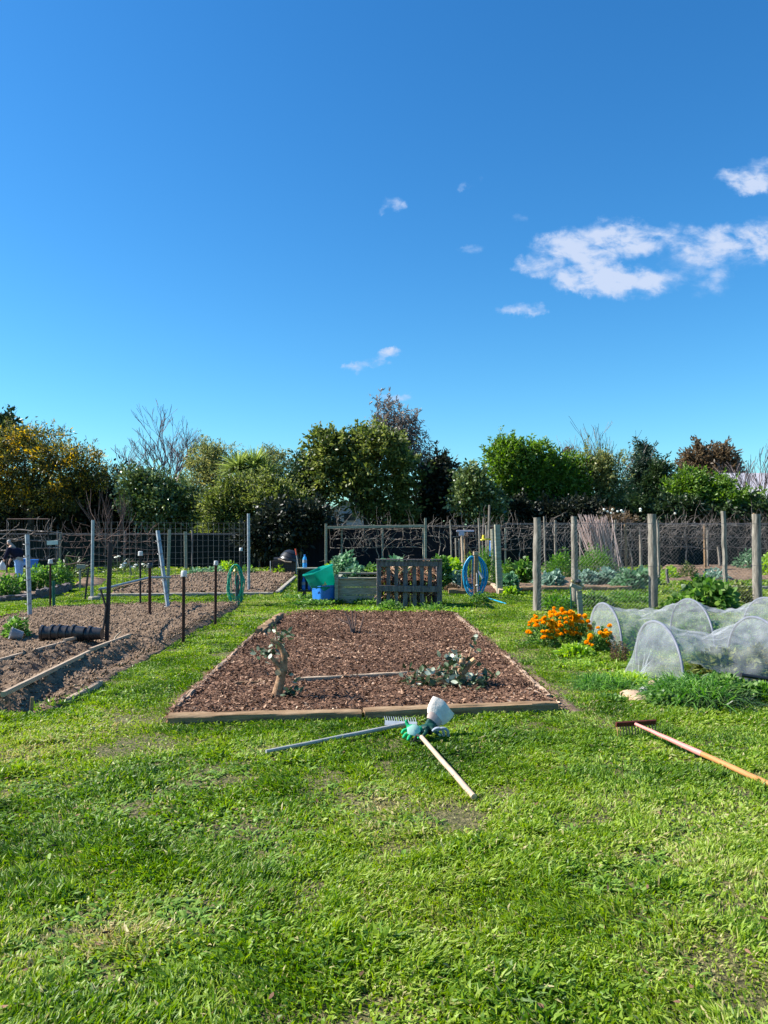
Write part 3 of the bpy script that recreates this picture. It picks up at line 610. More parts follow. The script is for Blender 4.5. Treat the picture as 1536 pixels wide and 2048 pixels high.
# dark green flat stake
def stakeb(label, bx, by, tx, ty, w, h, m, name='garden_stake', cat='stake', group='garden stakes', z=-.03, dD=0., d2=0):
    g = G(bx, by); tp = P(tx, ty, g[1] + d2); mb = MB(); beam(mb, g + [0, 0, z], tp, w, h, up=(0, 1, 0)); return tag(mb.build(name, m, base=g), label, cat, group)
stakeb('dark green square stake right of the rusty short stake', 108, 1223, 107, 1162, .05, .05, 'dkgreen')
stakeb('black leaning stake in the grass left of the tall galvanised post', 170, 1200, 177, 1136, .045, .03, 'black')
stakeb('thin leaning grey stick behind the wire mesh by the white flowers', 264, 1153, 257, 1117, .05, .03, 'post')
stakeb('pale green weathered stake behind the leaning galvanised post', 335, 1200, 339, 1059, .07, .04, 'greywood')
stakeb('grey round topped stake in front of the dark cloth fence', 372, 1138, 371, 1063, .14, .1, 'greywood')
stakeb('white peeling stake at the left end of the dark cloth fence', 120, 1140, 121, 1068, .08, .06, 'post')
# tap box post
g = G(160, 1179); t = thing('marker_post', 'small grey marker post with a square head on the left lawn', 'post', g)
mb = MB(); beam(mb, g, P(160, 1140, g[1]), .05, .04, up=(0, 1, 0)); mb.build('post', 'greywood', t)
mb = MB(); q_ = P(162, 1133, g[1]); beam(mb, q_ - [.12, 0, 0], q_ + [.12, 0, 0], .06, .13); mb.build('head', 'greywood', t)
# galvanised angle posts
def angle_post(label, bx, by, tx, ty, w, d2=0, name='galvanised_post', group='galvanised posts', parent=None, rings=5):
    g = G(bx, by); tp = P(tx, ty, g[1] + d2); t = parent or thing(name, label, 'post', g, group)
    mb = MB(); b0 = g - [0, 0, .05]
    ww = w
    for sg_ in (-1, 1):
        wv = np.array([sg_ * .62, .78, 0]) * ww * .38; beam(mb, b0 + wv, tp + wv, ww * .76, .01, up=(sg_ * .78, -.62, 0))
    mb.build('post', 'galv', t)
    if rings:
        for i in range(rings):
            mb = MB(); c = b0 + (tp - b0) * (i + .7) / (rings + .5); a = np.linspace(0, 2 * math.pi, 13)[:-1]
            tube(mb, c + np.c_[np.cos(a) * ww * .62, np.sin(a) * ww * .5 - .01, np.sin(a) * .01], .005, 4, closed=True); mb.build('wire_tie', 'wire', t)
    return t
angle_post('tall grey galvanised post at the left corner of the tilled plot', 58, 1242, 52, 1069, .085, rings=7)
angle_post('leaning galvanised post at the back of the tilled plot', 337, 1226, 314, 1061, .085, .25, rings=6)
# wire mesh fence with two posts
g0, g1 = G(184, 1200), G(498, 1186)
wf = thing('wire_mesh_fence', 'tall square wire mesh fence between two galvanised posts behind the tilled plot', 'fence', (g0 + g1) / 2)
for (g, tx, ty, w_) in ((g0, 186, 1040, .075), (g1, 497, 1027, .08)):
    mb = MB(); tube(mb, [g - [0, 0, .05], P(tx, ty, g[1])], w_ / 2, 10); mb.build('post', 'galv', wf, smooth=40)
mb = MB(); H_ = P(186, 1043, g0[1])[2]
for i in range(int(1 + H_ / .155)):
    z = .06 + i * .155; k = 24; xx = np.linspace(0, 1, k)[:, None]; pts = g0 + (g1 - g0) * xx; pts[:, 2] = z + np.sin(xx[:, 0] * 9 + i) * .008; pts[:, 1] += .02 * np.sin(xx[:, 0] * 14)
    tube(mb, pts, .0028, 4, cap=False)
for i in range(1, 28):
    p = g0 + (g1 - g0) * i / 28; tube(mb, [p + [0, 0, .04], p + [.006, .01, H_ * .5], p + [0, 0, H_]], .0028, 4, cap=False)
mb.build('wire_mesh', 'wire', wf)
mb = MB(); lathe(mb, [(0, .09), (.13, .09), (.15, .07), (.16, 0)], g0 + [.06, 0, 0], 8, wob=.06); mb.build('footing', 'concrete', wf, smooth=30)
# second light mesh sheet left of the plot
# thick iron stake with its rail and strut
g = G(213, 1282, .08); D = g[1]; t = thing('iron_stake', 'tallest dark rusty iron stake standing in the tilled plot beside the black pots', 'stake', g)
mb = MB(); beam(mb, g - [0, 0, .1], P(221, 1085, D + .1), .055, .04, up=(0, 1, 0)); mb.build('post', 'iron', t)
mb = MB(); tube(mb, [P(202, 1283, D - .05), P(209, 1240, D), P(212, 1215, D), P(201, 1179, D)], .015, 6)
mb.build('strut', 'iron', t, smooth=50)
mb = MB(); tube(mb, [P(200, 1178, D), P(215, 1176, D + .5), P(250, 1167, D + 2), P(300, 1155, D + 4), P(340, 1155, D + 5.2)], [.02, .02, .02, .022, .024], 8)
tag(mb.build('metal_rail', 'galv', base=P(200, 1178, D), smooth=50), 'long grey pipe sloping between the iron stake and the leaning galvanised post', 'pipe')
# ================================================================== pots on the soil
gy = 'nested black pots lying on the soil'
ords = ['first', 'second', 'third', 'fourth', 'fifth', 'sixth', 'seventh']
for i in range(7):
    px = 84 + i * 14.2 + (6 if i > 0 else 0) + (0 if i < 6 else 4); g = G(px, 1284, .1); p = P(px, 1270, g[1])
    r = .104 - (.01 if i in (5, 6) else 0) + random.uniform(-.004, .004); ln = .18
    t = thing('plant_pot', '%s black plastic pot from the left in the nested row on the soil' % ords[i], 'plant pot', g, gy)
    Rm = rot('Z', -3 + random.uniform(-4, 4)) @ rot('Y', 90)
    c = np.array([p[0], p[1], .12 + r])
    mb = MB(); lathe(mb, [(0, ln), (r * .8, ln), (r * .97, .02), (r * .93, .02), (r * .76, ln - .01), (0, ln - .01)], c, 20, Rm); mb.build('wall', 'black', t, smooth=40)
    mb = MB(); lathe(mb, [(r * .97, .03), (r * 1.1, .03), (r * 1.12, -.002), (r * 1.0, -.006), (r * .94, .0)], c, 20, Rm); mb.build('rim', 'black', t, smooth=40)
# potted plant
def mound(mb, c, rad, h, n, ln, wd, prof=LEAF, grav=.3, up=.3):
    d = rdir(n, .02); rr = rng.uniform(.35, 1, n)[:, None] ** .6; sc = np.array([rad, rad, h])
    B = np.array(c) + d * sc * rr * .92; lump = 1 + .25 * (fbm(d[:, 0] * 3 + c[0], d[:, 1] * 3 + c[1], 2) - .5)[:, None] * 2
    B = np.array(c) + (B - np.array(c)) * lump; B[:, 2] = np.maximum(B[:, 2], .02)
    dd = d + rng.normal(0, .5, (n, 3)); dd[:, 2] += up
    strips(mb, B, dd, rdir(n) * [1, 1, .5], rng.uniform(.6, 1.25, n) * ln, rng.uniform(.7, 1.2, n) * wd, prof, grav=grav)
def stems(mb, c, rad, h, n, r=.008):
    for _ in range(n):
        a = random.uniform(0, 6.28); q = random.random() ** .5
        e = np.array(c) + [math.cos(a) * rad * q, math.sin(a) * rad * q, h * random.uniform(.5, .95)]
        tube(mb, [np.array(c), (np.array(c) + e) / 2 + [0, 0, h * .1], e], [r, r * .8, r * .4], 5)
def plant(name, label, cat, px, py, wpx, hpx, n, ln, wd, m, group=None, grav=.3, sm='l_veg', D=None, up=.3, prof=LEAF, extra=None, zb=0.):
    g = G(px, py) if D is None else np.array([P(px, py, D)[0], D, 0.]); g[2] = zb; D = g[1]
    rad = px2m(wpx / 2, D); h = px2m(hpx, D)
    t = thing(name, label, cat, g, group)
    mb = MB(); stems(mb, g, rad * .7, h * .9, 8, max(.006, h * .015)); mb.build('stem', sm, t)
    mb = MB(); mound(mb, g, rad, h, n, ln, wd, prof, grav, up); mb.build('foliage', m, t)
    return t
t = plant('potted_plant', 'leafy green seedling with its pot tipped over on the soil', 'plant', 30, 1288, 56, 44, 420, .07, .04, 'l_veg', zb=.1)
g = ORG[t]; mb = MB(); Rm = rot('Z', -60) @ rot('X', 75); c = P(30, 1296, g[1] - .35)
lathe(mb, [(0, -.1), (.055, -.1), (.085, .05), (.09, .05), (.09, .065), (.08, .065), (.05, -.08), (0, -.08)], [c[0], c[1], .19], 16, Rm); mb.build('pot', 'rock_g', t, smooth=40)
# ================================================================== hoses
def hose_loops(mb, c, rx, ry, n, r, rxv=.25, ryv=.12, dy=.02, tilt=0, top=True):
    for i in range(n):
        a = np.linspace(0, 2 * math.pi, 29)[:-1]; sx_ = rx * random.uniform(1 - rxv, 1 + rxv * .3); sy_ = ry * random.uniform(1 - ryv * 2, 1)
        zc = c[2] + (ry - sy_); xo = random.uniform(-.02, .02)
        w_ = .02 * np.sin(a * 3 + i)
        tube(mb, np.c_[c[0] + xo + (sx_ + w_) * np.cos(a) * (1 - .18 * np.sin(a)), c[1] + random.uniform(-dy, dy) + .015 * np.sin(2 * a + i), zc + sy_ * np.sin(a)], r, 6, closed=True)
g = G(473, 1212); D = g[1]; t = thing('hose_stand', 'short timber tap stake with a pale tap behind the green hose', 'tap', g)
mb = MB(); bumpy(mb, g - [-.02, 0, .02], P(474, 1150, D), .1, .08, n=8, amp=.01); mb.build('post', 'darkwood', t, smooth=35)
mb = MB(); c = P(471, 1142, D - .02); lathe(mb, [(0, .05), (.03, .05), (.04, .02), (.05, 0), (.03, -.02), (.03, -.1)], c, 10); tube(mb, [c, c + [-.02, -.08, -.02], c + [-.03, -.1, -.09]], .018, 6); mb.build('tap', 'brass', t, smooth=40)
mb = MB(); hose_loops(mb, P(471, 1171, D - .1), .165, .47, 9, .0085, rxv=.3)
tube(mb, [P(474, 1146, D - .1), P(470, 1165, D - .14), P(474, 1178, D - .12), P(478, 1160, D - .1)], .009, 6)
tag(mb.build('garden_hose', 'hose_g', base=[g[0], g[1] - .1, 0], smooth=60), 'green hose coiled over the tap stake', 'hose')
g = G(951, 1196); D = g[1]; t = thing('hose_stand', 'stout brown timber post carrying the blue hose', 'post', g)
mb = MB(); beam(mb, g - [0, 0, .05], P(952, 1110, D), .105, .1, up=(0, 1, 0)); mb.build('post', 'timber', t)
mb = MB(); beam(mb, P(951.5, 1109.5, D) - [0, 0, .01], P(951.5, 1103, D), .13, .13, up=(0, 1, 0)); mb.build('post_cap', 'board', t)
mb = MB(); tube(mb, [P(953, 1146, D - .08), P(954, 1168, D - .08), P(955, 1186, D - .08)], .011, 6); lathe(mb, [(0, .03), (.035, .02), (.04, 0), (.0, -.03)], P(954, 1171, D - .1), 8); mb.build('pipe', 'white', t)
mb = MB()
for s, nl in ((-1, 11), (1, 11)):
    for i in range(nl):
        rr = random.uniform(-.05, .07); x0 = g[0] + s * .02
        a = np.linspace(0, 2 * math.pi, 33)[:-1]; cx_ = g[0] + s * (.075 + random.uniform(0, .06)); ry = .46 + random.uniform(-.06, .05)
        zt = P(950, 1112, D)[2] - random.uniform(0, .04)
        tube(mb, np.c_[cx_ + (.1 + rr) * np.cos(a) + s * .03 * np.cos(2 * a), g[1] + .02 + random.uniform(-.03, .03) + 0 * a, zt - ry + ry * np.sin(a) - .05 * abs(s) * np.cos(a) ** 2 * 0], .0125, 6, closed=True)
tube(mb, [P(965, 1190, D - .1), P(980, 1197, D - .6) * [1, 1, 0] + [0, 0, .03], [*G(1000, 1206)[:2], .03], [*G(1012, 1210)[:2], .03]], .0125, 6)
tag(mb.build('garden_hose', 'hose_b', base=[g[0], g[1] - .1, 0], smooth=60), 'thick bright blue hose hung in loops on the timber post', 'hose')
mb = MB(); c = P(963, 1152, D - .16); tube(mb, [P(956, 1141, D - .16), P(961, 1148, D - .16), P(966, 1156, D - .16)], [.01, .03, .04], 8); tag(mb.build('hose_nozzle', 'gl_grey', base=c, smooth=50), 'grey blue spray nozzle hanging among the blue hose loops', 'nozzle')
# ================================================================== planter, cabinet, bins, compost
gL, gR_ = G(676, 1208), G(755, 1208); D = gL[1]; zt = P(700, 1156, D)[2]
t = thing('raised_planter', 'grey wooden raised planter box between the blue bin and the dark pallet', 'planter', (gL + gR_) / 2)
hb = zt / 3.3
for i in range(3):
    mb = MB(); z = .02 + hb * (i + .5) * 1.02; beam(mb, [gL[0], D, z], [gR_[0] + .1, D, z], .04, hb * .96); mb.build('board', 'greywood', t)
    mb = MB(); beam(mb, [gL[0] + .02, D + .02, z], [gL[0] + .02, D + 1.5, z], .04, hb * .96); mb.build('board', 'greywood', t)
mb = MB(); beam(mb, [gL[0] - .02, D - .01, zt - .005], [gR_[0] + .1, D - .01, zt - .005], .12, .035); beam(mb, [gL[0], D + .06, zt], [gL[0], D + 1.5, zt], .1, .035); beam(mb, [gL[0] - .02, D + .6, zt + .08], [gR_[0] + .1, D + .6, zt + .08], .1, .05); mb.build('rim', 'greywood', t)
mb = MB(); beam(mb, [gL[0] - .03, D - .05, 0], [gL[0] - .03, D - .05, zt + .08], .09, .09, up=(0, 1, 0)); mb.build('corner_post', 'greywood', t)
mb = MB(); X, Y = np.meshgrid(np.linspace(gL[0] + .05, gR_[0] + .1, 20), np.linspace(D + .05, D + 1.45, 20), indexing='ij'); gridsurf(mb, np.stack([X, Y, zt - .08 + .04 * fbm(X * 6, Y * 6)], -1), np.full(X.shape, .5)); mb.build('soil', 'soil', t, smooth=0)
plant('kale_plant', 'tall bushy kale standing behind the left end of the grey planter', 'vegetable', 688, 1165, 62, 60, 900, .14, .07, 'l_kale', 'kale by the planter', D=D + 1.9, zb=.4)
plant('kale_plant', 'low dark leaved kale in the middle of the grey planter', 'vegetable', 712, 1155, 50, 28, 500, .15, .08, 'l_kale', 'kale by the planter', D=D + .8, zb=.5)
plant('kale_plant', 'bright green kale at the right end of the grey planter', 'vegetable', 745, 1155, 38, 32, 420, .15, .08, 'l_veg', 'kale by the planter', D=D + .9, zb=.5)
plant('kale_plant', 'pale leafed kale at the left back of the planter', 'vegetable', 664, 1160, 34, 34, 360, .13, .06, 'l_lime', 'kale by the planter', D=D + 2.2, zb=.45)
# compost bin of pallets
gA, gB = G(757, 1217), G(880, 1217); D = gA[1]; W_ = gB[0] - gA[0]; zt = P(800, 1119, D)[2]; zm = P(800, 1178, D)[2]
t = thing('compost_bin', 'dark stained pallet compost bin with slatted front', 'compost bin', (gA + gB) / 2)
pxm = lambda v: gA[0] + (v - 757) * (W_ / 123)
for px_, w_ in ((758, .1), (879, .11)):
    mb = MB(); beam(mb, [pxm(px_), D - .02, 0], [pxm(px_), D - .02, zt - .02], w_, .05, up=(0, 1, 0)); mb.build('post', 'darkwood', t)
mb = MB(); beam(mb, [pxm(752), D - .04, zt - .005], [pxm(884), D - .04, zt - .005], .12, .03); beam(mb, [pxm(757) + .04, D - .045, zt - .09], [pxm(880) - .05, D - .045, zt - .09], .03, .12); mb.build('top_rail', 'darkwood', t)
mb = MB(); beam(mb, [pxm(758), D - .06, zm + .02], [pxm(875), D - .06, zm], .03, .13); mb.build('middle_rail', 'darkwood', t)
for px_ in (777, 793, 811, 829, 844, 860):
    mb = MB(); lo = .03 if px_ < 850 else zm; beam(mb, [pxm(px_) + random.uniform(-.01, .01), D, lo], [pxm(px_), D, zt - .13], .085 if px_ != 811 else .1, .02, up=(0, 1, 0)); mb.build('slat', 'darkwood', t)
for s, x_ in ((0, gA[0]), (1, gB[0])):
    mb = MB()
    for k in range(7): beam(mb, [x_, D + .1 + k * .17, .02], [x_, D + .1 + k * .17, zt - .15], .1, .02, up=(1, 0, 0))
    beam(mb, [x_ + .03, D, zt - .12], [x_ + .03, D + 1.2, zt - .12], .03, .1); mb.build('side_panel', 'darkwood', t)
mb = MB()
for k in range(11): beam(mb, [gA[0] + .06 + k * (W_ - .1) / 10, D + 1.22, .02], [gA[0] + .06 + k * (W_ - .1) / 10, D + 1.22, zt - .15], .09, .02, up=(0, 1, 0))
mb.build('back_panel', 'darkwood', t)
mb = MB(); X, Y = np.meshgrid(np.linspace(gA[0] + .06, gB[0] - .06, 24), np.linspace(D + .08, D + 1.15, 24), indexing='ij')
gridsurf(mb, np.stack([X, Y, .55 + .3 * fbm(X * 5, Y * 5) - .25 * np.abs(Y - D - .5)], -1), np.full(X.shape, .5)); o = mb.build('compost_heap', 'mulch', base=[gA[0], D, 0], smooth=0); tag(o, 'brown heap of rotting plants inside the pallet bin', 'compost')
mb = MB(); n = 900; B = np.stack([rng.uniform(gA[0] + .1, gB[0] - .1, n), rng.uniform(D + .05, D + 1, n), rng.uniform(.25, .95, n)], -1)
strips(mb, B, rdir(n), rdir(n), rng.uniform(.05, .3, n), rng.uniform(.01, .05, n), [.5, 1, .4], grav=.3, rnd=rng.uniform(.3, 1, n)); tag(mb.build('dry_stalks', 'chip', base=[gA[0], D, 0]), 'dry pale stalks and husks piled in the pallet bin', 'plant waste', kind='stuff')
plant('artichoke_plant', 'long pale leaves arching above the pallet bin', 'plant', 798, 1130, 60, 34, 60, .4, .07, 'l_kale', D=D + .9, zb=.7, grav=.5, up=.9, prof=[.3, .9, 1, .8, .1])
# mint and striped tufts
def tuft(name, label, cat, px, py, n, ln, wd, spread, m='l_blade', group=None, grav=.6, lo=.3, prof=[.8, 1, .8, .5, .05], lean=(0, 0)):
    g = G(px, py); B = g + np.c_[rng.normal(0, spread, (n, 2)), np.zeros(n)]; d = rdir(n, lo); d[:, :2] += (B - g)[:, :2] / (spread * 4) + np.array(lean)
    mb = MB(); strips(mb, B, d, np.cross(d, [0, 0, 1.]) + rng.normal(0, .3, (n, 3)), ln * rng.uniform(.5, 1.15, n), wd * rng.uniform(.7, 1.2, n), prof, grav=grav)
    o = mb.build(name, m, base=g); return tag(o, label, cat, group)
tuft('spider_plant', 'arching striped long leaved plant at the right foot of the pallet bin', 'plant', 868, 1222, 150, .5, .026, .12, 'l_veg', lo=.4)
plant('mint_plant', 'low bushy weed at the left foot of the pallet bin', 'plant', 780, 1222, 60, 22, 520, .06, .04, 'l_veg')
plant('mint_plant', 'small leafy weed growing under the blue hose', 'plant', 960, 1205, 42, 20, 300, .08, .045, 'l_veg')
# cabinet
g = G(616, 1198); D = g[1]; x0, x1 = P(595, 1150, D)[0], P(634, 1150, D)[0]; z0, z1 = P(600, 1182, D)[2], P(600, 1137, D)[2]
t = thing('cabinet', 'small black open fronted cabinet behind the turquoise bin', 'cabinet', g)
mb = MB(); beam(mb, [x0 - .02, D + .14, z1], [x1 + .02, D + .14, z1], .34, .03); mb.build('top', 'greywood', t)
for x_ in (x0 + .012, x1 - .012):
    mb = MB(); beam(mb, [x_, D + .14, z0 + .02], [x_, D + .14, z1 - .016], .024, .32, up=(0, 1, 0)); mb.build('side_panel', 'black', t)
mb = MB(); beam(mb, [x0, D + .14, z0], [x1, D + .14, z0], .32, .035); mb.build('shelf', 'black', t)
mb = MB(); beam(mb, [x0 + .03, D + .29, z0 + .02], [x0 + .03, D + .29, z1 - .02], .02, .02); beam(mb, [(x0 + x1) / 2, D + .31, z0 + .02], [(x0 + x1) / 2, D + .31, z1 - .02], x1 - x0 - .03, .015, up=(0, 1, 0)); mb.build('back_panel', 'black', t)
for x_ in (x0 + .06, x1 - .1):
    mb = MB(); beam(mb, [x_ + .1, D + .14, 0], [x_ + .1, D + .14, z0 - .02], .08, .08, up=(0, 1, 0)); mb.build('leg', 'darkwood', t)
def bottle(label, c, h, r, m, group=None):
    t = thing('water_bottle', label, 'bottle', c, group)
    mb = MB(); lathe(mb, [(0, 0), (r * .9, 0), (r, .02), (r, h * .3), (r * .93, h * .33), (r, h * .36), (r, h * .62), (r * .85, h * .75), (r * .38, h * .86), (r * .36, h * .92), (0, h * .92)], c, 14); mb.build('bottle_body', m, t, smooth=40)
    mb = MB(); lathe(mb, [(r * .42, h * .9), (r * .42, h), (0, h)], c, 10); mb.build('cap', m if m != 'water_b' else 'blue_tub', t, smooth=40)
    mb = MB(); lathe(mb, [(r * 1.01, h * .38), (r * 1.02, h * .4), (r * 1.02, h * .6), (r * 1.01, h * .61)], c, 14); mb.build('wrapper', 'gl_grey', t, smooth=40)
bottle('clear blue water bottle standing on top of the black cabinet', [P(608.5, 1136, D)[0], D + .12, z1 + .016], .33, .055, 'water_b')
bottle('dark blue bottle at the left inside the black cabinet', [P(606, 1150, D)[0], D + .15, z0 + .02], .33, .05, 'blue_tub', 'bottles inside the cabinet')
bottle('dark blue bottle at the right inside the black cabinet', [P(618, 1150, D)[0], D + .15, z0 + .02], .3, .045, 'blue_tub', 'bottles inside the cabinet')
# tubs
def tub(name, label, c, wb, wt, h, Rm, m, lip=.02):
    t = thing(name, label, 'bin', c); mb = MB(); V = []; n = 24
    def ring(s, z, inset=0):
        r = []
        for q in range(n):
            a = 2 * math.pi * (q + .5) / n; ca, sa = math.cos(a), math.sin(a); e = .32
            r.append((math.copysign(abs(ca) ** e, ca) * (s / 2 - inset), math.copysign(abs(sa) ** e, sa) * (s / 2 - inset), z))
        return r
    rings = [ring(wb * .9, 0), ring(wb, .02), ring(wt, h), ring(wt + lip * 2, h + .001), ring(wt + lip * 2, h + .03), ring(wt, h + .032, .0), ring(wt, h, .012), ring(wb, .03, .012)]
    V = np.array([v for r in rings for v in r]) @ np.array(Rm).T + np.array(c)
    fs = [[i * n + q, i * n + (q + 1) % n, (i + 1) * n + (q + 1) % n, (i + 1) * n + q] for i in range(len(rings) - 1) for q in range(n)]
    fs += [list(range(n))[::-1], [(len(rings) - 1) * n + q for q in range(n)]]
    mb.add(V, fs, .5); mb.build('tub_body', m, t, smooth=40); return t
g = G(646, 1209); D = g[1]
t = tub('storage_bin', 'square blue plastic bin standing in weeds under the turquoise bin', g + [0, .2, 0], .4, .45, .41, rot('Z', 38), 'blue_tub')
mb = MB(); a = R(38); cc = np.array([g[0] - .2, g[1] - .02, .36]); beam(mb, cc - [.04, -.03, 0], cc + [.04, -.03, 0], .015, .03); mb.build('handle', 'blue_tub', t)
c = P(650, 1179, D + .2); Rm = rot('Y', -20) @ rot('X', 6) @ rot('Z', 40)
t = tub('storage_bin', 'turquoise plastic bin tilted on top of the blue bin', c, .42, .56, .47, Rm, 'teal_tub')
mb = MB(); q_ = P(650, 1169, D - .12); beam(mb, q_ - [.06, 0, .02], q_ + [.04, 0, .01], .02, .025); beam(mb, q_ - [.0, 0, .0], q_ + [.0, 0, .06], .02, .02, up=(0, 1, 0)); mb.build('latch', 'brass', t)
# black dome on wire frame
g = G(572, 1150); D = g[1]; t = thing('wire_cage', 'dark wire frame cage with steel corner stakes behind the far soil bed', 'cage', g)
cs = [P(541, 1122, D), P(593, 1122, D)]
for c in cs: 
    mb = MB(); tube(mb, [[c[0], D, 0], [c[0], D, c[2]]], .02, 6); mb.build('leg', 'galv', t); mb = MB(); tube(mb, [[c[0], D + .7, 0], [c[0], D + .7, c[2]]], .02, 6); mb.build('leg', 'iron', t)
mb = MB()
for i in range(8): z = .05 + i * (cs[0][2] - .05) / 7; tube(mb, [[cs[0][0], D, z], [cs[1][0], D, z], [cs[1][0], D + .7, z], [cs[0][0], D + .7, z]], .006, 4, closed=True)
for i in range(14): x_ = cs[0][0] + (cs[1][0] - cs[0][0]) * i / 13; tube(mb, [[x_, D, .0], [x_, D, cs[0][2]]], .005, 4)
mb.build('wire_mesh', 'iron', t)
mb = MB(); beam(mb, [cs[0][0] + .12, D + .3, .35], [cs[1][0] - .05, D + .3, .35], .5, .7); mb.build('liner', 'black', t)
c = P(577, 1121, D); mb = MB(); r = .4; lathe(mb, [(r, 0), (r * 1.06, .02), (r, .06), (r * .97, .12), (r * 1.0, .14), (r * .9, .2), (r * .75, .28), (r * .78, .3), (r * .5, .38), (.12, .42), (0, .42)], [c[0], D + .3, c[2]], 24, rot('Y', 14)); 
tag(mb.build('plastic_dome', 'black', base=[c[0], D + .3, c[2]], smooth=35), 'black ribbed dome lid resting on the wire cage', 'lid')
mb = MB(); tube(mb, [P(556, 1118, D - .1), P(561, 1119, D - .1), P(570, 1123, D - .15), P(583, 1124, D - .1)], .03, 6); tag(mb.build('tool_handle', 'palehandle', base=P(556, 1118, D - .1)), 'pale tool handle poking out under the black dome lid', 'handle')
t = thing('garden_fork', 'red topped tool leaning upright beside the wire cage', 'tool', G(599, 1152)); mb = MB(); Dq = D - .3; tube(mb, [P(599, 1148, Dq), P(593, 1110, Dq)], .02, 6); mb.build('shaft', 'greyhandle', t)
mb = MB(); tube(mb, [P(593, 1110, Dq), P(591, 1097, Dq)], .032, 8); mb.build('grip', 'red', t)
plant('seedling', 'light green seedling growing in the wire cage', 'plant', 557, 1150, 26, 20, 120, .15, .06, 'l_lime')
# ================================================================== edging of the far soil bed
log_('bed_edging', 'low pale kerb along the front of the far soil bed', G(196, 1194)[:2], G(546, 1190)[:2], .14, .09, 'concrete', None, .004)
log_('bed_edging', 'low kerb on the right side of the far soil bed', G(548, 1189)[:2] + [.08, .1], G(590, 1156)[:2], .12, .09, 'concrete', None, .004)
plank('brown board lying across the corner of the far soil bed', G(235, 1184)[:2], G(292, 1172)[:2], .1, .03, .14, .17, None, 'timber', 'loose_board', 'board')
for i, (px, py, w_, h_, n, mm, lb, zb) in enumerate([(430, 1148, 40, 14, 160, 'l_kale', 'low grey green clump in front of the mesh fence', .0), (455, 1146, 50, 22, 260, 'l_lime', 'yellowish bush behind the far soil bed', 0),
        (490, 1150, 40, 18, 200, 'l_veg', 'small green weed by the foot of the right galvanised post', 0), (395, 1148, 40, 10, 140, 'l_kale', 'flat leaf weed behind the far soil bed', 0)]):
    plant('weed', lb, 'plant', px, py, w_, h_, n, .2, .08, mm)
# ================================================================== left leafy bed with person
log_('stone_edging', 'rough dark stone edging before the leafy bed on the left', G(-40, 1206)[:2], G(70, 1199)[:2], .3, .15, 'darkwood', None, .03, .7)
log_('stone_edging', 'dark timber edging right of the leafy bed on the left', G(70, 1199)[:2] + [.02, .1], G(140, 1181)[:2], .15, .22, 'darkwood', None, .02)
gl = 'broad bean plants in the left bed'
for px, py, w_, h_, n, lb, mm in [(8, 1196, 70, 50, 900, 'broad bean plant cut by the left picture edge', 'l_veg'), (45, 1188, 56, 44, 700, 'broad bean plant below the bending person', 'l_veg'),
        (82, 1186, 70, 62, 1100, 'dense broad bean plant behind the galvanised corner post', 'l_veg'), (118, 1176, 56, 58, 800, 'broad bean plant at the right end of the left bed', 'l_veg'), (-40, 1196, 80, 55, 700, 'broad bean plant beyond the left picture edge', 'l_veg')]:
    plant('bean_plant', lb, 'vegetable', px, py, w_, h_, n, .12, .06, mm, gl)
plant('iris_clump', 'dark strappy leaf clump behind the left bed', 'plant', 138, 1150, 70, 40, 180, .7, .05, 'l_dark', grav=.5, up=.9, D=29, prof=[.6, 1, .8, .1])
log_('log_pile', 'dark log lying at the right of the left bed', G(112, 1172)[:2], G(138, 1172)[:2], .3, .3, 'darkwood', None, .02, .8)
# person bending forward
def skin_obj(name, nodes, edges, m, parent, sub=2):
    me = bpy.data.meshes.new(name); org = ORG[parent]
    me.from_pydata([tuple(np.array(p[:3]) - org) for p in nodes], edges, []); me.materials.append(M[m])
    o = bpy.data.objects.new(name, me); COL.objects.link(o); o.parent = parent; ORG[o] = org
    sk = o.modifiers.new('skin', 'SKIN'); sk.use_smooth_shade = True
    if not me.skin_vertices: bpy.context.view_layer.objects.active = o
    for i, p in enumerate(nodes):
        me.skin_vertices[0].data[i].radius = (p[3], p[3]); me.skin_vertices[0].data[i].use_root = (i == 0)
    ss = o.modifiers.new('subd', 'SUBSURF'); ss.levels = sub; ss.render_levels = sub
    return o
Dp = 26.5; gpz = np.array([P(36, 1165, Dp)[0], Dp, 0.]); S = lambda dx, dy, z, r: (gpz[0] + dx, gpz[1] + dy, z, r)
per = thing('person', 'person in a navy jacket and light blue trousers bending over the left bed', 'person', gpz)
hipz = .83
nodes = [S(0.05, 0, hipz, .09), S(-.09, 0, 1.02, .09), S(-.22, -.0, 1.2, .09), S(-.27, 0, 1.28, .06), S(-.32, -.02, 1.32, .085), S(-.36, -.02, 1.27, .075),
         S(.05, -.1, .75, .09), S(.03, -.12, .42, .065), S(.08, -.12, .08, .045), S(-.06, -.13, .03, .04), S(.05, .1, .75, .09), S(.0, .12, .42, .065), S(.06, .12, .08, .045), S(-.08, .12, .03, .04),
         S(-.22, -.19, 1.14, .055), S(-.3, -.23, .9, .045), S(-.4, -.2, .72, .032), S(-.43, -.2, .66, .028), S(-.22, .19, 1.14, .055), S(-.28, .23, .92, .045), S(-.38, .2, .72, .032), S(-.41, .2, .66, .028)]
edges = [(0, 1), (1, 2), (2, 3), (3, 4), (4, 5), (0, 6), (6, 7), (7, 8), (8, 9), (0, 10), (10, 11), (11, 12), (12, 13), (2, 14), (14, 15), (15, 16), (16, 17), (2, 18), (18, 19), (19, 20), (20, 21)]
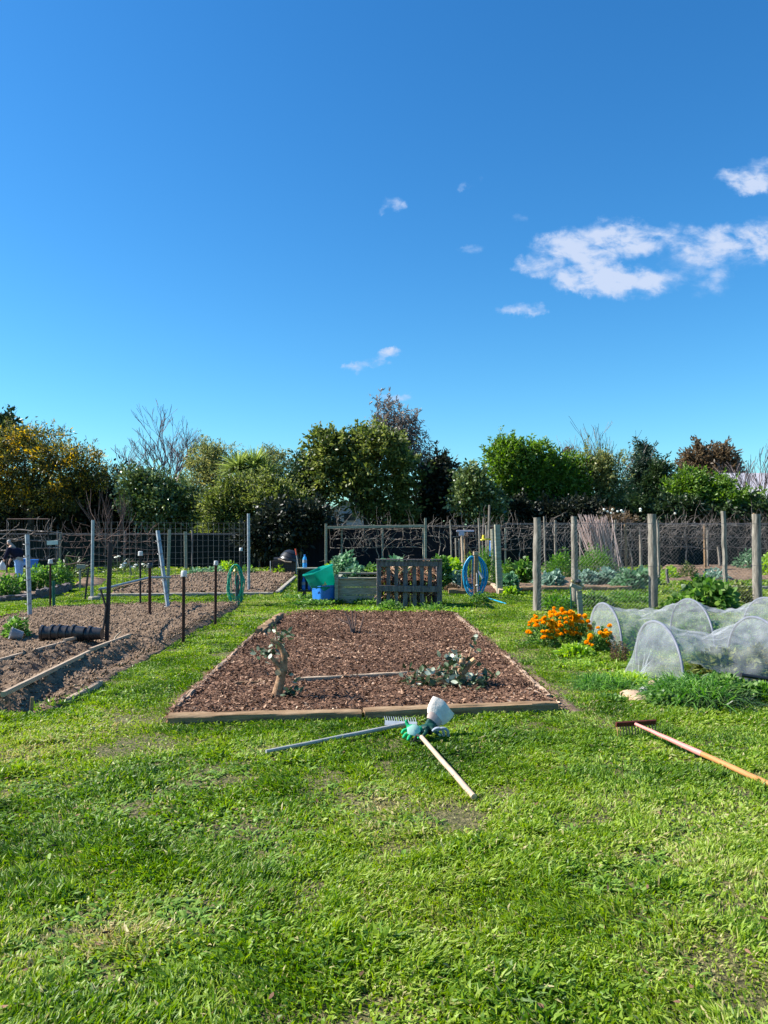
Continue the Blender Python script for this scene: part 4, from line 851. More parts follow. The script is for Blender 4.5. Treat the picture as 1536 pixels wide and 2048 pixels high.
for hx in (17, 21):
    b = nodes[hx]
    for k in range(5):
        y_ = b[1] + (k - 2) * .016; L_ = [.05, .07, .075, .07, .055][k]
        nodes.append((b[0] - .01, y_ if k else b[1] - .03, b[2] - .04, .009)); i1 = len(nodes) - 1
        nodes.append((b[0] - .015, (y_ if k else b[1] - .045), b[2] - .04 - L_ * .6, .008)); edges += [(hx, i1), (i1, i1 + 1)]
        nodes.append((b[0] + .0, (y_ if k else b[1] - .045), b[2] - .04 - L_, .007)); edges.append((i1 + 1, i1 + 2))
skin_obj('body', nodes, edges, 'skin', per)
skin_obj('jacket', [S(.1, 0, .8, .2), S(-.08, 0, 1.02, .21), S(-.22, 0, 1.19, .22), S(-.22, -.2, 1.13, .085), S(-.3, -.24, .9, .07), S(-.38, -.21, .76, .055), S(-.22, .2, 1.13, .085), S(-.28, .24, .92, .07), S(-.36, .21, .76, .055)], [(0, 1), (1, 2), (2, 3), (3, 4), (4, 5), (2, 6), (6, 7), (7, 8)], 'navy', per)
skin_obj('trousers', [S(.08, 0, .84, .2), S(.06, -.1, .7, .13), S(.04, -.12, .42, .09), S(.08, -.12, .1, .075), S(.06, .1, .7, .12), S(.01, .12, .42, .09), S(.06, .12, .1, .075)], [(0, 1), (1, 2), (2, 3), (0, 4), (4, 5), (5, 6)], 'jeans', per)
skin_obj('hair', [S(-.27, -.01, 1.36, .075), S(-.33, -.02, 1.38, .085), S(-.37, -.02, 1.34, .05)], [(0, 1), (1, 2)], 'hair', per)
for s in (-1, 1):
    mb = MB(); lathe(mb, [(0, .07), (.04, .06), (.055, 0)], [gpz[0] + (-.0), gpz[1] + s * .12, 0], 10); c = np.array([gpz[0] - .0, gpz[1] + s * .12, .035]); tube(mb, [c + [.1, 0, 0], c, c + [-.14, 0, -.01]], [.04, .05, .04], 8); mb.build('shoe', 'navy', per, smooth=50)
mb = MB(); c = np.array([gpz[0] - .45, gpz[1] - .2, .55]); lathe(mb, [(0, -.16), (.1, -.14), (.12, 0), (.05, .12), (.03, .18)], c, 10, wob=.15); tag(mb.build('plastic_bag', 'white', base=c, smooth=60), 'white bag hanging from the bending person hand', 'bag')
mb = MB(); c = np.array([P(65, 1145, 25.5)[0], 25.5, .0]); lathe(mb, [(0, 0), (.14, 0), (.17, .4), (.19, .4), (.19, .44), (.16, .43), (.13, .05), (0, .05)], c + [0, 0, .35], 16); tag(mb.build('bucket', 'blue_tub', base=c, smooth=40), 'deep blue bucket behind the left bed', 'bucket')
# left trellis gate frame and sign
Dt = 31; t = thing('metal_trellis', 'dark metal frame with thin bars behind the bending person', 'trellis', [P(55, 1140, Dt)[0], Dt, 0])
xa, xb = P(15, 1040, Dt)[0], P(97, 1040, Dt)[0]; z_1, z_2 = P(15, 1038, Dt)[2], P(15, 1069, Dt)[2]
for x_ in (xa, xb):
    mb = MB(); tube(mb, [[x_, Dt, 0], [x_, Dt, z_1]], .03, 6); mb.build('post', 'iron', t)
mb = MB(); tube(mb, [[xa, Dt, z_1], [xb, Dt, z_1]], .025, 6); tube(mb, [[xa, Dt, z_2], [xb, Dt, z_2]], .025, 6); mb.build('rail', 'twig_d', t)
mb = MB()
for i in range(1, 14): x_ = xa + (xb - xa) * i / 14; tube(mb, [[x_, Dt, .5], [x_, Dt, z_1]], .008, 4)
mb.build('bar', 'iron', t)
c = P(105, 1086, 28); t = thing('sign_board', 'small blank pale green sign on thin wire legs left of the white stake', 'sign', [c[0], 28, 0])
mb = MB(); beam(mb, c - [.2, 0, 0], c + [.2, 0, .02], .02, .15); mb.build('panel', 'sign', t)
for s in (-.12, .1): mb = MB(); tube(mb, [[c[0] + s, 28.02, 0], [c[0] + s, 28.02, c[2]]], .008, 5); mb.build('leg', 'wire', t)
# ================================================================== back fences
def fence(label, px0, px1, D, ytop, m, name, npost, pm='post', ph=0.12):
    x0, x1 = P(px0, 1070, D)[0], P(px1, 1070, D)[0]; zt = P(768, ytop, D)[2]
    t = thing(name, label, 'fence', [(x0 + x1) / 2, D, 0]); mb = MB()
    k = max(2, int((x1 - x0) / .15)); X = np.linspace(x0, x1, k); Z = np.array([0, zt * .33, zt * .66, zt]); XX, ZZ = np.meshgrid(X, Z, indexing='ij')
    YY = D + .03 * np.sin(XX * 5) + .02 * fbm(XX * 2, ZZ * 2); gridsurf(mb, np.stack([XX, YY, ZZ], -1), np.full(XX.shape, .5)); gridsurf(mb, np.stack([XX, YY + .02, ZZ], -1)[::-1], np.full(XX.shape, .5)); mb.build('cloth_panel' if m == 'cloth' else 'board_panel', m, t)
    for i in range(npost + 1):
        x_ = x0 + (x1 - x0) * i / npost; mb = MB(); tube(mb, [[x_, D - .07, 0], [x_, D - .07, zt + ph]], .05, 7); mb.build('post', pm, t, smooth=50)
    mb = MB(); beam(mb, [x0, D - .05, zt - .05], [x1, D - .05, zt - .05], .05, .08); mb.build('rail', 'darkwood', t)
fence('dark green shade cloth fence along the back left', -420, 520, 37.6, 1066, 'cloth', 'cloth_fence', 7, 'darkwood')
fence('black board fence behind the planter and cabinet', 520, 1010, 37.9, 1050, 'fence_d', 'board_fence', 6, 'greywood', -.15)
fence('dark cloth fence along the back right', 1010, 1950, 39, 1046, 'cloth', 'cloth_fence', 7, 'post', -.2)
# espalier frame in the centre
De = 33.; t = thing('vine_trellis', 'grey timber frame with a long top rail behind the kale', 'trellis', [P(750, 1100, De)[0], De, 0])
for px_, yt in ((652, 1047), (851, 1036)):
    mb = MB(); x_ = P(px_, 1100, De)[0]; beam(mb, [x_, De, 0], [x_, De, P(px_, yt, De)[2]], .1, .08, up=(0, 1, 0)); mb.build('post', 'greywood', t)
mb = MB(); beam(mb, P(655, 1055, De - .06), P(848, 1052, De - .06), .06, .11); mb.build('top_rail', 'greywood', t)
# vines
def vine(label, px0, px1, D, ys, nsh, shlen, r=.022, m='twig', group='bare grapevines on the back fence', tangle=0, name='grapevine', tr=.012):
    x0, x1 = P(px0, 1070, D)[0], P(px1, 1070, D)[0]; xm = (x0 + x1) / 2; t = thing(name, label, 'vine', [xm, D, 0], group)
    mb = MB(); zs = [P(768, y_, D)[2] for y_ in ys]
    mb2 = MB(); k = 9; zz = np.linspace(0, zs[0], k); tube(mb2, np.c_[xm + rng.normal(0, .04, k), np.full(k, D), zz], np.linspace(r * 1.8, r, k), 6); mb2.build('trunk', m, t)
    mc = MB()
    for z in zs:
        k = max(6, int((x1 - x0) / .2)); X = np.linspace(x0, x1, k); Z = z + np.cumsum(rng.normal(0, .035, k)) * .6; Z -= (Z - z).mean()
        tube(mc, np.c_[X, D + rng.normal(0, .04, k), Z], r * rng.uniform(.6, 1.1, k), 5)
    mc.build('cordon', m, t)
    for i in range(nsh):
        x_ = random.uniform(x0, x1); z = random.choice(zs); a = random.gauss(math.pi / 2, .45); n_ = 6; p = np.array([x_, D + random.uniform(-.06, .06), z]); pts = [p]
        s = shlen * random.uniform(.4, 1.2) / n_
        for _ in range(n_):
            a += random.gauss(0, .28); p = p + [math.cos(a) * s, random.gauss(0, .02), math.sin(a) * s]; pts.append(p)
        tube(mb, pts, np.linspace(r * .5, r * .2, len(pts)), 4, cap=False)
    for i in range(tangle):
        x_ = random.uniform(x0, x1); z = max(zs) + .1 - abs(random.gauss(0, .6)); a = random.uniform(0, 6.28); p = np.array([x_, D + random.uniform(-.25, .25), z]); pts = [p]
        tn = random.gauss(0, .07); rq = tr * random.uniform(.4, 1.25); sl = random.uniform(.06, .16)
        for _ in range(8):
            a += random.gauss(tn, .3); p = p + [math.cos(a) * sl, random.gauss(0, .03), math.sin(a) * sl]; p[2] = max(.1, p[2]); pts.append(p)
        tube(mb, pts, np.linspace(rq, rq * .4, len(pts)), 4, cap=False)
    mb.build('shoot', m, t)
vine('bare vine trained along the grey timber frame', 660, 848, 33.3, (1058, 1078, 1095), 40, .8, .018, tangle=60)
vine('bare vine with upright spurs right of the timber frame', 856, 905, 34, (1054, 1074), 20, .55, .018, tangle=10)
vine('spurred vine behind the row of leaning tool handles', 905, 1000, 34, (1054, 1075, 1096), 42, .7, .018, tangle=30)
vine('bare vine left of the first round netting post', 1000, 1080, 34, (1056, 1078, 1098), 34, .6, .017, tangle=40)
vine('bare vine between the netting posts', 1080, 1180, 34, (1054, 1080, 1100), 34, .6, .016, tangle=45)
vine('grey tangled vine left of the thick netting post', 1205, 1320, 34, (1060, 1080, 1100), 40, .5, .02, tangle=130, tr=.009)
vine('grey tangled vine right of the thick netting post', 1310, 1430, 34, (1052, 1075, 1095), 50, .6, .022, tangle=160, tr=.009)
vine('grey tangled vine at the right picture edge', 1430, 1580, 34, (1052, 1075, 1095), 50, .6, .022, tangle=160, tr=.009)
vine('pale sinuous espalier branch across the metal frame', -10, 122, 29.5, (1062, 1080, 1098, 1118), 46, .5, .03, tangle=8, name='espalier_tree')
vine('wide espalier with thin horizontal arms behind the wire mesh', 130, 315, 27, (1070, 1083, 1096, 1110, 1124), 90, .5, .016, 'twig_d', tangle=20, name='espalier_tree')
# bare shrub with many upright shoots
def bare_tree(name, label, px, D, ybase, specs, m, r0, group=None, depth=5, up=.25, spread=.45, sh=.74, twl=1.0, seed=3, tmin=.004):
    random.seed(seed); g = np.array([P(px, ybase, D)[0], D, 0.]); t = thing(name, label, 'tree', g, group); mt = MB(); mbr = MB()
    tube(mt, [g - [0, 0, .1], g + [0.02, 0, specs['trunk'] * .6], g + [0, 0, specs['trunk']]], [r0 * 1.3, r0, r0 * .85], 8); mt.build('trunk', m, t, smooth=60)
    def grow(p, d, ln, r, k):
        n_ = 4; pts = [p]; q = p.copy(); d = d.copy()
        for _ in range(n_):
            d = nrm(d + np.array([random.gauss(0, .12), random.gauss(0, .12), random.gauss(0, .1) + up * .25])); q = q + d * ln / n_; pts.append(q)
        tube(mbr, pts, np.linspace(r, max(tmin, r * .62), n_ + 1), 5 if r > .02 else 3, cap=False)
        if k <= 0: return
        for c in range(random.choice((2, 3, 3)) if k > 1 else 3):
            base = pts[random.choice((2, 3, 4))] if c else pts[-1]
            a = random.uniform(0, 6.28); s = spread * random.uniform(.6, 1.3)
            nd = nrm(d + np.array([math.cos(a) * s, math.sin(a) * s * .8, random.uniform(-.1, .25)])); grow(np.array(base), nd, ln * sh * random.uniform(.8, 1.2), max(tmin, r * .6), k - 1)
    for i in range(specs['n']):
        a = random.uniform(0, 6.28) if i else 0; s = specs['fan']; x_ = (i / (specs['n'] - 1) - .5) * 2 if specs['n'] > 1 else 0
        grow(g + [0, 0, specs['trunk'] * random.uniform(.75, 1)], nrm(np.array([x_ * s + random.gauss(0, .08), random.gauss(0, .2), 1])), specs['len'] * random.uniform(.85, 1.15), r0 * .6, depth)
    mbr.build('branch', m, t)
bare_tree('bare_fruit_tree', 'bare fruit tree with many straight upright shoots behind the wire mesh', 220, 28.5, 1152, dict(trunk=1.0, n=9, fan=.7, len=.95), 'twig_d', .042, depth=2, up=.7, spread=.3, seed=5, sh=.8)
bare_tree('bare_tree', 'tall purplish bare tree above the hedge on the left', 322, 54, 1100, dict(trunk=2.0, n=6, fan=.5, len=2.5), 'twig_p', .2, depth=5, up=.22, spread=.42, seed=9, sh=.72, tmin=.012)
bare_tree('bare_tree', 'pinkish bare tree at the right picture edge', 1525, 45, 1100, dict(trunk=1.0, n=7, fan=.5, len=2.0), 'twig_p', .12, depth=4, up=.3, spread=.38, seed=14, sh=.74, tmin=.011)
bare_tree('bare_tree', 'thin wispy bare tree above the olive bush', 1195, 48, 1100, dict(trunk=1.6, n=6, fan=.5, len=2.1), 'twig', .1, depth=4, up=.3, spread=.35, seed=21, sh=.74, tmin=.01)
random.seed(77)
# ================================================================== trees
def tree(name, label, px, D, blobs, nclus, nleaf, ln, wd, m, group='trees along the back', cs=.28, thick=.75, shell=.45, top=None, limb=36, prof=LEAF, clr=None, r0=.13, orient=None, cat='tree', wisps=0):
    g = np.array([P(px, 1100, D)[0], D, 0.]); t = thing(name, label, cat, g, group)
    bs = []
    for b in blobs:
        c = P(b[0], b[1], D + random.uniform(-.4, .4)); rx = px2m(b[2], D); rz = px2m(b[3], D); bs.append((c, rx, (rx + rz) * .5 * thick, rz))
    A = np.array([b[1] * b[3] for b in bs]); ch = rng.choice(len(bs), nclus, p=A / A.sum())
    d = rdir(nclus); rad = rng.uniform(shell, 1.0, nclus)[:, None] * (1 + .3 * np.maximum(0, rng.normal(0, .6, nclus)))[:, None]
    Cc = np.array([b[0] for b in bs])[ch]; Rr = np.array([[b[1], b[2], b[3]] for b in bs])[ch]
    lump = fbm(d[:, 0] * 2.3 + ch * 3.7, d[:, 2] * 2.3 + ch * 1.9, 2); K = Cc + d * Rr * rad * (.72 + .56 * lump)[:, None]; K[:, 2] = np.maximum(K[:, 2], .3)
    ks = cs * rng.uniform(.5, 1.5, nclus)
    nleaf = int(nleaf * .72); ln *= 1.12; wd *= 1.15; n = nclus * nleaf; kk = np.repeat(np.arange(nclus), nleaf)
    off = rng.normal(0, 1, (n, 3)); off = off / (1 + .25 * np.linalg.norm(off, axis=1, keepdims=True)) * 1.2
    B = K[kk] + off * ks[kk][:, None] * np.array([1.15, 1.15, .7]); B[:, 2] = np.maximum(B[:, 2], .15)
    dd = nrm(off) * .6 + d[kk] * .5 + rdir(n) * .7
    if orient is not None: dd += np.array(orient)
    if clr is None: r = np.clip(rng.normal(.45, .22, n) + (rng.random(nclus) - .5)[kk] * .5, 0, 1)
    else: r = clr(K, kk, n)
    mb = MB(); strips(mb, B, dd, rdir(n), rng.uniform(.6, 1.3, n) * ln, rng.uniform(.7, 1.2, n) * wd, prof, curve=.15, rnd=r)
    ns = max(20, nclus // 3); hi = np.argsort(-(K[:, 2] + rng.normal(0, .5, nclus)))[:nclus // 2]; sel = rng.choice(hi, ns); S0 = K[sel]; sd_ = nrm(d[sel] * .8 + rng.normal(0, .3, (ns, 3)) + [0, 0, .75]); SL = rng.uniform(.3, 1.0, ns) * cs / .28
    T = rng.random((ns, 22)); SB = S0[:, None] + sd_[:, None] * (SL[:, None] * T)[..., None] + rng.normal(0, .05, (ns, 22, 3)); SB = SB.reshape(-1, 3)
    strips(mb, SB, np.repeat(sd_, 22, 0) + rdir(ns * 22) * 1.1, rdir(ns * 22), rng.uniform(.6, 1.2, ns * 22) * ln, rng.uniform(.7, 1.2, ns * 22) * wd, prof, curve=.15, rnd=np.clip(rng.normal(.55, .2, ns * 22), 0, .78))
    if wisps:
        top_ = np.argsort(-K[:, 2])[:max(4, nclus // 6)]
        W = K[rng.choice(top_, wisps)] + rng.normal(0, .15, (wisps, 3)); dw = rdir(wisps, .1); dw[:, 2] += .5
        for i in range(wisps):
            L_ = random.uniform(.3, .9); q = W[i]; e = q + nrm(dw[i]) * L_ + [0, 0, -.1]; tube(mb, [q, (q + e) / 2 + [0, 0, .08], e], [.014, .01, .006], 3, cap=False, rnd=.2)
            m_ = 7; T = rng.random(m_)[:, None]; strips(mb, q * (1 - T) + e * T, rdir(m_), rdir(m_), ln * .7, wd * .7, prof)
    mb.build('crown', m, t)
    mt = MB(); cen = np.average([b[0] for b in bs], axis=0, weights=A); hub = np.array([g[0] * .4 + cen[0] * .6, D, max(.5, cen[2] * .55)])
    tube(mt, [g - [0, 0, .1], (g + hub) / 2 + [.08, 0, 0], hub], [r0 * 1.3, r0, r0 * .8], 8)
    for c, *_ in bs: tube(mt, [hub, (hub + c) / 2 + [random.gauss(0, .1), random.gauss(0, .1), .1], c], [r0 * .6, r0 * .45, r0 * .25], 6)
    for i in rng.choice(nclus, min(limb, nclus), replace=False):
        b = bs[ch[i]]; tube(mt, [b[0], (b[0] + K[i]) / 2 + [0, 0, random.gauss(0, .1)], K[i]], [r0 * .22, r0 * .15, r0 * .06], 4, cap=False)
    mt.build('trunk', 'bark', t, smooth=60)
    return t
def wattle_c(K, kk, n):
    top = rng.random(len(K)); fl = (top > .66).astype(float); r = rng.uniform(0, .6, n); y_ = rng.random(n) < .6 * fl[kk] + .05
    r[y_] = rng.uniform(.8, 1, y_.sum()); return r
tree('dark_tree', 'dark tree top peeking out at the far left behind the wattle', -10, 53, [(0, 868, 32, 38), (-30, 880, 50, 60), (20, 880, 20, 22)], 90, 60, .3, .14, 'l_dark', cs=.4)
tree('wattle_tree', 'yellow flecked wattle tree filling the left edge', 60, 42, [(-30, 930, 90, 65), (50, 915, 80, 58), (110, 925, 70, 58), (165, 940, 50, 55), (0, 990, 80, 45), (60, 985, 90, 50), (120, 990, 70, 45), (195, 960, 32, 40), (70, 880, 50, 22)], 560, 70, .17, .05, 'l_wattle', cs=.3, clr=wattle_c, wisps=70, r0=.2, shell=.35)
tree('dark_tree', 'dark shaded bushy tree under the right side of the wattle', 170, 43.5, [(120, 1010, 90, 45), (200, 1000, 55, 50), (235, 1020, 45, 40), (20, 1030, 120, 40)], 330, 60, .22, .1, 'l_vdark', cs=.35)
tree('glossy_shrub', 'glossy light speckled evergreen behind the wire mesh', 320, 41, [(285, 1000, 45, 42), (320, 1010, 50, 45), (270, 965, 22, 28), (355, 1020, 45, 48), (395, 1045, 35, 40), (300, 970, 30, 28)], 330, 55, .17, .09, 'l_gloss', cs=.27)
tree('wattle_tree', 'pale olive wattle with yellow tints left of the cabbage tree', 415, 47, [(410, 925, 38, 34), (440, 920, 36, 32), (400, 965, 42, 40), (450, 960, 45, 40)], 260, 60, .16, .05, 'l_pale', cs=.3, wisps=60, clr=wattle_c)
tree('wispy_tree', 'pale feathery tree right behind the cabbage tree', 535, 49, [(535, 925, 38, 26), (560, 945, 30, 26), (515, 950, 40, 30)], 110, 50, .17, .05, 'l_pale', cs=.32, wisps=50)
tree('olive_shrub', 'dense yellowish olive bush behind the tall galvanised mesh post', 490, 39.5, [(500, 1010, 62, 45), (450, 1025, 50, 45), (550, 1005, 55, 45), (430, 1060, 35, 35), (480, 1060, 40, 35), (590, 1015, 30, 40), (470, 985, 40, 28), (530, 975, 40, 25)], 470, 70, .14, .07, 'l_olive', cs=.26, r0=.1)
tree('dark_tree', 'small dark tree between the olive bush and the big central tree', 605, 43, [(610, 950, 28, 40), (595, 985, 38, 40), (630, 990, 38, 45), (618, 925, 15, 20)], 210, 55, .2, .09, 'l_dark', cs=.27)
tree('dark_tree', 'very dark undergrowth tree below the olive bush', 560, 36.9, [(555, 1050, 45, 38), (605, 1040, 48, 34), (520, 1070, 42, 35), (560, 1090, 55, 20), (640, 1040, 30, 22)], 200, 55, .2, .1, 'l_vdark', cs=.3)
tree('big_tree', 'biggest broad leaved tree in the middle of the background', 735, 42, [(700, 920, 62, 50), (760, 915, 60, 52), (650, 905, 32, 40), (740, 880, 50, 30), (800, 940, 38, 50), (660, 960, 50, 42), (720, 970, 55, 42), (790, 990, 45, 45), (640, 880, 16, 22), (675, 880, 20, 18), (730, 1010, 30, 28), (800, 1030, 35, 30)], 430, 62, .2, .1, 'l_olive', cs=.235, r0=.22, shell=.3)
tree('gum_tree', 'tall greyish gum tree rising behind the big central tree', 785, 50, [(768, 825, 14, 24), (765, 860, 26, 24), (800, 850, 22, 28), (820, 885, 24, 30), (835, 915, 18, 24), (785, 880, 32, 26), (752, 805, 5, 9)], 150, 42, .26, .06, 'l_gum', cs=.36, orient=(0, 0, -.8), wisps=18)
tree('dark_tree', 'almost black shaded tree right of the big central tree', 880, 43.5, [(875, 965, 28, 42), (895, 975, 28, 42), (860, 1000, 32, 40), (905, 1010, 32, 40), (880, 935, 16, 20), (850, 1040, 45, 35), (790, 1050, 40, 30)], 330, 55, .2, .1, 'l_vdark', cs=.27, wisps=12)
tree('glossy_shrub', 'camellia like glossy shrub with pale highlights above the tool handles', 950, 40.5, [(945, 975, 34, 36), (965, 1005, 42, 34), (930, 1005, 22, 28), (985, 1035, 30, 20), (935, 955, 18, 18)], 230, 50, .19, .1, 'l_gloss', cs=.25)
tree('green_tree', 'bright green bushy tree right of centre', 1035, 43, [(1020, 925, 42, 38), (1060, 915, 46, 36), (1010, 965, 48, 40), (1080, 955, 46, 42), (1040, 990, 52, 40), (1020, 900, 28, 18)], 430, 65, .18, .08, 'l_bright', cs=.25, wisps=60, r0=.18)
tree('green_tree', 'lower bright green tree left of the wispy tree', 1120, 43.8, [(1110, 960, 40, 38), (1140, 950, 30, 34), (1120, 1000, 50, 38), (1145, 985, 30, 40)], 290, 60, .19, .09, 'l_bright', cs=.28)
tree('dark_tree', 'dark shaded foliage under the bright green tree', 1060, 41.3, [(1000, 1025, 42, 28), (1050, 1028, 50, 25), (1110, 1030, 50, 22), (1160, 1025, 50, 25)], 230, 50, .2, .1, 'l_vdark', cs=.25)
tree('cypress_tree', 'little brown tipped cypress spike between the green trees', 1133, 46, [(1133, 918, 7, 12), (1133, 935, 11, 18), (1133, 906, 3, 7)], 40, 36, .16, .05, 'l_brown', cs=.14)
tree('olive_tree', 'loose olive and brown tree beneath the wispy bare tree', 1205, 44, [(1190, 940, 36, 36), (1220, 945, 34, 36), (1200, 985, 42, 36), (1235, 990, 34, 34), (1180, 1010, 36, 25), (1240, 1020, 36, 20)], 230, 42, .17, .07, 'l_pale', cs=.3, wisps=70)
tree('conifer_tree', 'pointed dark conifer top on the right', 1290, 46, [(1289, 893, 7, 14), (1289, 915, 17, 16), (1291, 940, 27, 20), (1290, 965, 34, 24), (1290, 990, 40, 28), (1312, 925, 7, 5)], 230, 50, .2, .06, 'l_conif', cs=.22, orient=(0, 0, -.4))
tree('green_tree', 'rounded dark green tree right of the pointed conifer', 1320, 45, [(1318, 955, 24, 26), (1325, 985, 28, 32), (1300, 1010, 48, 25)], 190, 52, .19, .08, 'l_dark', cs=.25)
tree('green_tree', 'bright low bush under the brown tree', 1390, 43, [(1385, 965, 28, 24), (1370, 985, 36, 26), (1410, 985, 36, 26), (1440, 975, 32, 18), (1395, 1005, 46, 20)], 260, 58, .18, .08, 'l_bright', cs=.26)
tree('green_tree', 'yellow green low bush in front of the lilac roof', 1465, 42.5, [(1455, 1000, 32, 16), (1490, 1003, 28, 16), (1480, 1018, 34, 15)], 130, 50, .18, .08, 'l_bright', cs=.22)
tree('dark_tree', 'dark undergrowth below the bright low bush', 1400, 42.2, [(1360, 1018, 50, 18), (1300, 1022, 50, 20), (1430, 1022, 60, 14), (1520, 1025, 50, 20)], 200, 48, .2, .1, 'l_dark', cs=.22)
tree('brown_tree', 'reddish brown rounded tree behind the lilac roof', 1425, 62, [(1410, 925, 34, 24), (1440, 915, 28, 20), (1390, 940, 24, 20), (1455, 940, 22, 18), (1415, 950, 45, 20)], 200, 55, .3, .12, 'l_brown', cs=.36)
tree('white_flower_shrub', 'twiggy hedge with round white blooms beside the cane bundle', 1225, 40, [(1215, 1050, 32, 22), (1245, 1050, 26, 22)], 60, 45, .16, .07, 'l_brown', cs=.2, cat='shrub')
mb = MB()
for px, py in [(1208, 1019), (1215, 1023), (1225, 1019), (1235, 1023), (1243, 1021), (1281, 1022), (1281, 1018), (1350, 1027), (1222, 1026), (1246, 1024)]:
    c = P(px, py, 39.2); lathe(mb, [(0, .06), (.05, .045), (.07, 0), (.05, -.045), (0, -.06)], c, 7, wob=.2)
tag(mb.build('white_blooms', 'flower_w', base=P(1225, 1050, 39.2), smooth=60), 'pale round seed heads above the twiggy hedge', 'flower', kind='stuff')
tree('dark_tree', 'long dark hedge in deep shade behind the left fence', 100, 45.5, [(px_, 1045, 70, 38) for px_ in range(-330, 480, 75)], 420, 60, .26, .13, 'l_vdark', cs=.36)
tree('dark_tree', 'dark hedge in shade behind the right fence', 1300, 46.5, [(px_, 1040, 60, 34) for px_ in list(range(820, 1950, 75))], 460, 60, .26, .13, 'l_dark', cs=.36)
# cabbage tree
c = P(498, 945, 42); g = np.array([c[0], 42., 0]); t = thing('cabbage_tree', 'spiky cabbage tree with a rounded crown of long blades', 'tree', g, 'trees along the back')
mb = MB(); tube(mb, [g, g + [.1, 0, 2], c - [0, 0, .3]], [.2, .16, .13], 8); mb.build('trunk', 'bark', t, smooth=60)
mb = MB()
for cx_, cy_, s, n in ((478, 932, 1.1, 200), (508, 930, 1.2, 230), (535, 945, 1.0, 160), (492, 955, .9, 130)):
    c = P(cx_, cy_ + 6, 42 + random.uniform(-.4, .4)); d = rdir(n, -.45); d[:, 2] += .15; strips(mb, c + d * .12, d, np.cross(d, [0, 0, 1.]) + rng.normal(0, .25, (n, 3)), s * 1.35 * rng.uniform(.7, 1.1, n), .085, [.5, 1, .9, .5, .05], grav=.25)
mb.build('crown', 'l_cord', t)
# houses
x0, x1, Dh = P(1440, 950, 52)[0], P(1640, 950, 52)[0], 52
t = thing('house', 'house with a lilac grey roof behind the bare tree on the right', 'house', [(x0 + x1) / 2, Dh + 4, 0])
ze, zr = P(1480, 1012, 52)[2], P(1480, 946, 56)[2]
mb = MB(); mb.add([(x0, Dh, 0), (x1, Dh, 0), (x1, Dh + 8, 0), (x0, Dh + 8, 0), (x0, Dh, ze), (x1, Dh, ze), (x1, Dh + 8, ze), (x0, Dh + 8, ze)], [[0, 1, 5, 4], [1, 2, 6, 5], [2, 3, 7, 6], [3, 0, 4, 7]]); mb.build('wall', 'wall', t)
mb = MB(); mb.add([(x0 - .4, Dh - .5, ze - .15), (x1 + .4, Dh - .5, ze - .15), (x1 - .5, Dh + 4, zr), (x0 + 1.5, Dh + 4, zr), (x1 + .4, Dh + 8.5, ze - .15), (x0 - .4, Dh + 8.5, ze - .15)], [[0, 1, 2, 3], [3, 2, 4, 5], [0, 3, 5], [1, 4, 2]]); mb.build('roof', 'roof', t)
x0, x1, Dh = P(655, 950, 54)[0], P(730, 950, 54)[0], 54; ze = P(700, 1024, 54)[2]; zr = P(700, 1003, 56)[2]
t = thing('house', 'pale house glimpsed through the gap under the big central tree', 'house', [(x0 + x1) / 2, Dh + 2, 0])
mb = MB(); mb.add([(x0, Dh, 0), (x1, Dh, 0), (x1, Dh + 4, 0), (x0, Dh + 4, 0), (x0, Dh, ze), (x1, Dh, ze), (x1, Dh + 4, ze), (x0, Dh + 4, ze), ((x0 + x1) / 2, Dh, zr), ((x0 + x1) / 2, Dh + 4, zr)], [[0, 1, 5, 8, 4], [1, 2, 6, 5], [2, 3, 7, 9, 6], [3, 0, 4, 7]]); mb.build('wall', 'wall', t)
mb = MB(); e = .3; xm = (x0 + x1) / 2; mb.add([(x0 - e, Dh - e, ze - .15), (xm, Dh - e, zr + .05), (x1 + e, Dh - e, ze - .15), (x0 - e, Dh + 4, ze - .15), (xm, Dh + 4, zr + .05), (x1 + e, Dh + 4, ze - .15)], [[0, 1, 4, 3], [1, 2, 5, 4]]); mb.build('roof', 'roof', t)
w0 = P(700, 1034, 54); mb = MB(); beam(mb, w0 - [.5, .03, 0], w0 + [.5, -.03, 0], .04, .6); wn = mb.build('window', 'wall', t); mb = MB(); beam(mb, w0 - [.42, .06, 0], w0 + [.42, -.06, 0], .02, .5); mb.build('pane', 'glass', wn)
# ================================================================== right middle: tools, stakes, beds
gT = 'timber stakes by the broccoli bed'
for lb, bx, by, tx, ty, w_, dep, m_ in [('thin pale stake left of the upturned rake head', 903, 1150, 900, 1040, .06, 28, 'post'), ('short grey stake left of the pinkish tool handle', 912, 1150, 911, 1076, .07, 27, 'post'),
        ('second short grey stake beside the pinkish handle', 919, 1150, 918, 1077, .09, 27, 'post'), ('tall pale bent stake behind the blue hose post', 960, 1150, 957, 1036, .07, 26, 'post'),
        ('tallest white stake above all the others', 975, 1110, 979, 1010, .09, 27, 'post'), ('rough stake leaning near the yellow tape', 974, 1150, 972, 1050, .08, 26.5, 'post'),
        ('short stake beside the broad grey post', 985, 1100, 984, 1058, .14, 26.8, 'greywood'), ('knotty forked stake behind the yellow tape', 965, 1130, 967, 1035, .06, 28.5, 'twig')]:
    b_ = P(bx, by, dep); mb = MB(); tube(mb, [[b_[0], dep, 0], P((bx + tx) / 2 + random.uniform(-1, 1), (by + ty) / 2, dep), P(tx, ty, dep)], [w_ / 2, w_ / 2, w_ * .45], 6); tag(mb.build('timber_stake', m_, base=[b_[0], dep, 0]), lb, 'stake', gT)
stakeb('broad square grey post right of the blue hose', 999, 1188, 994, 1049, .15, .14, 'greywood', 'timber_post', 'post', None)
stakeb('short square peg against the broad grey post', 1003, 1187, 1002, 1136, .075, .06, 'greywood', 'timber_post', 'post', None)
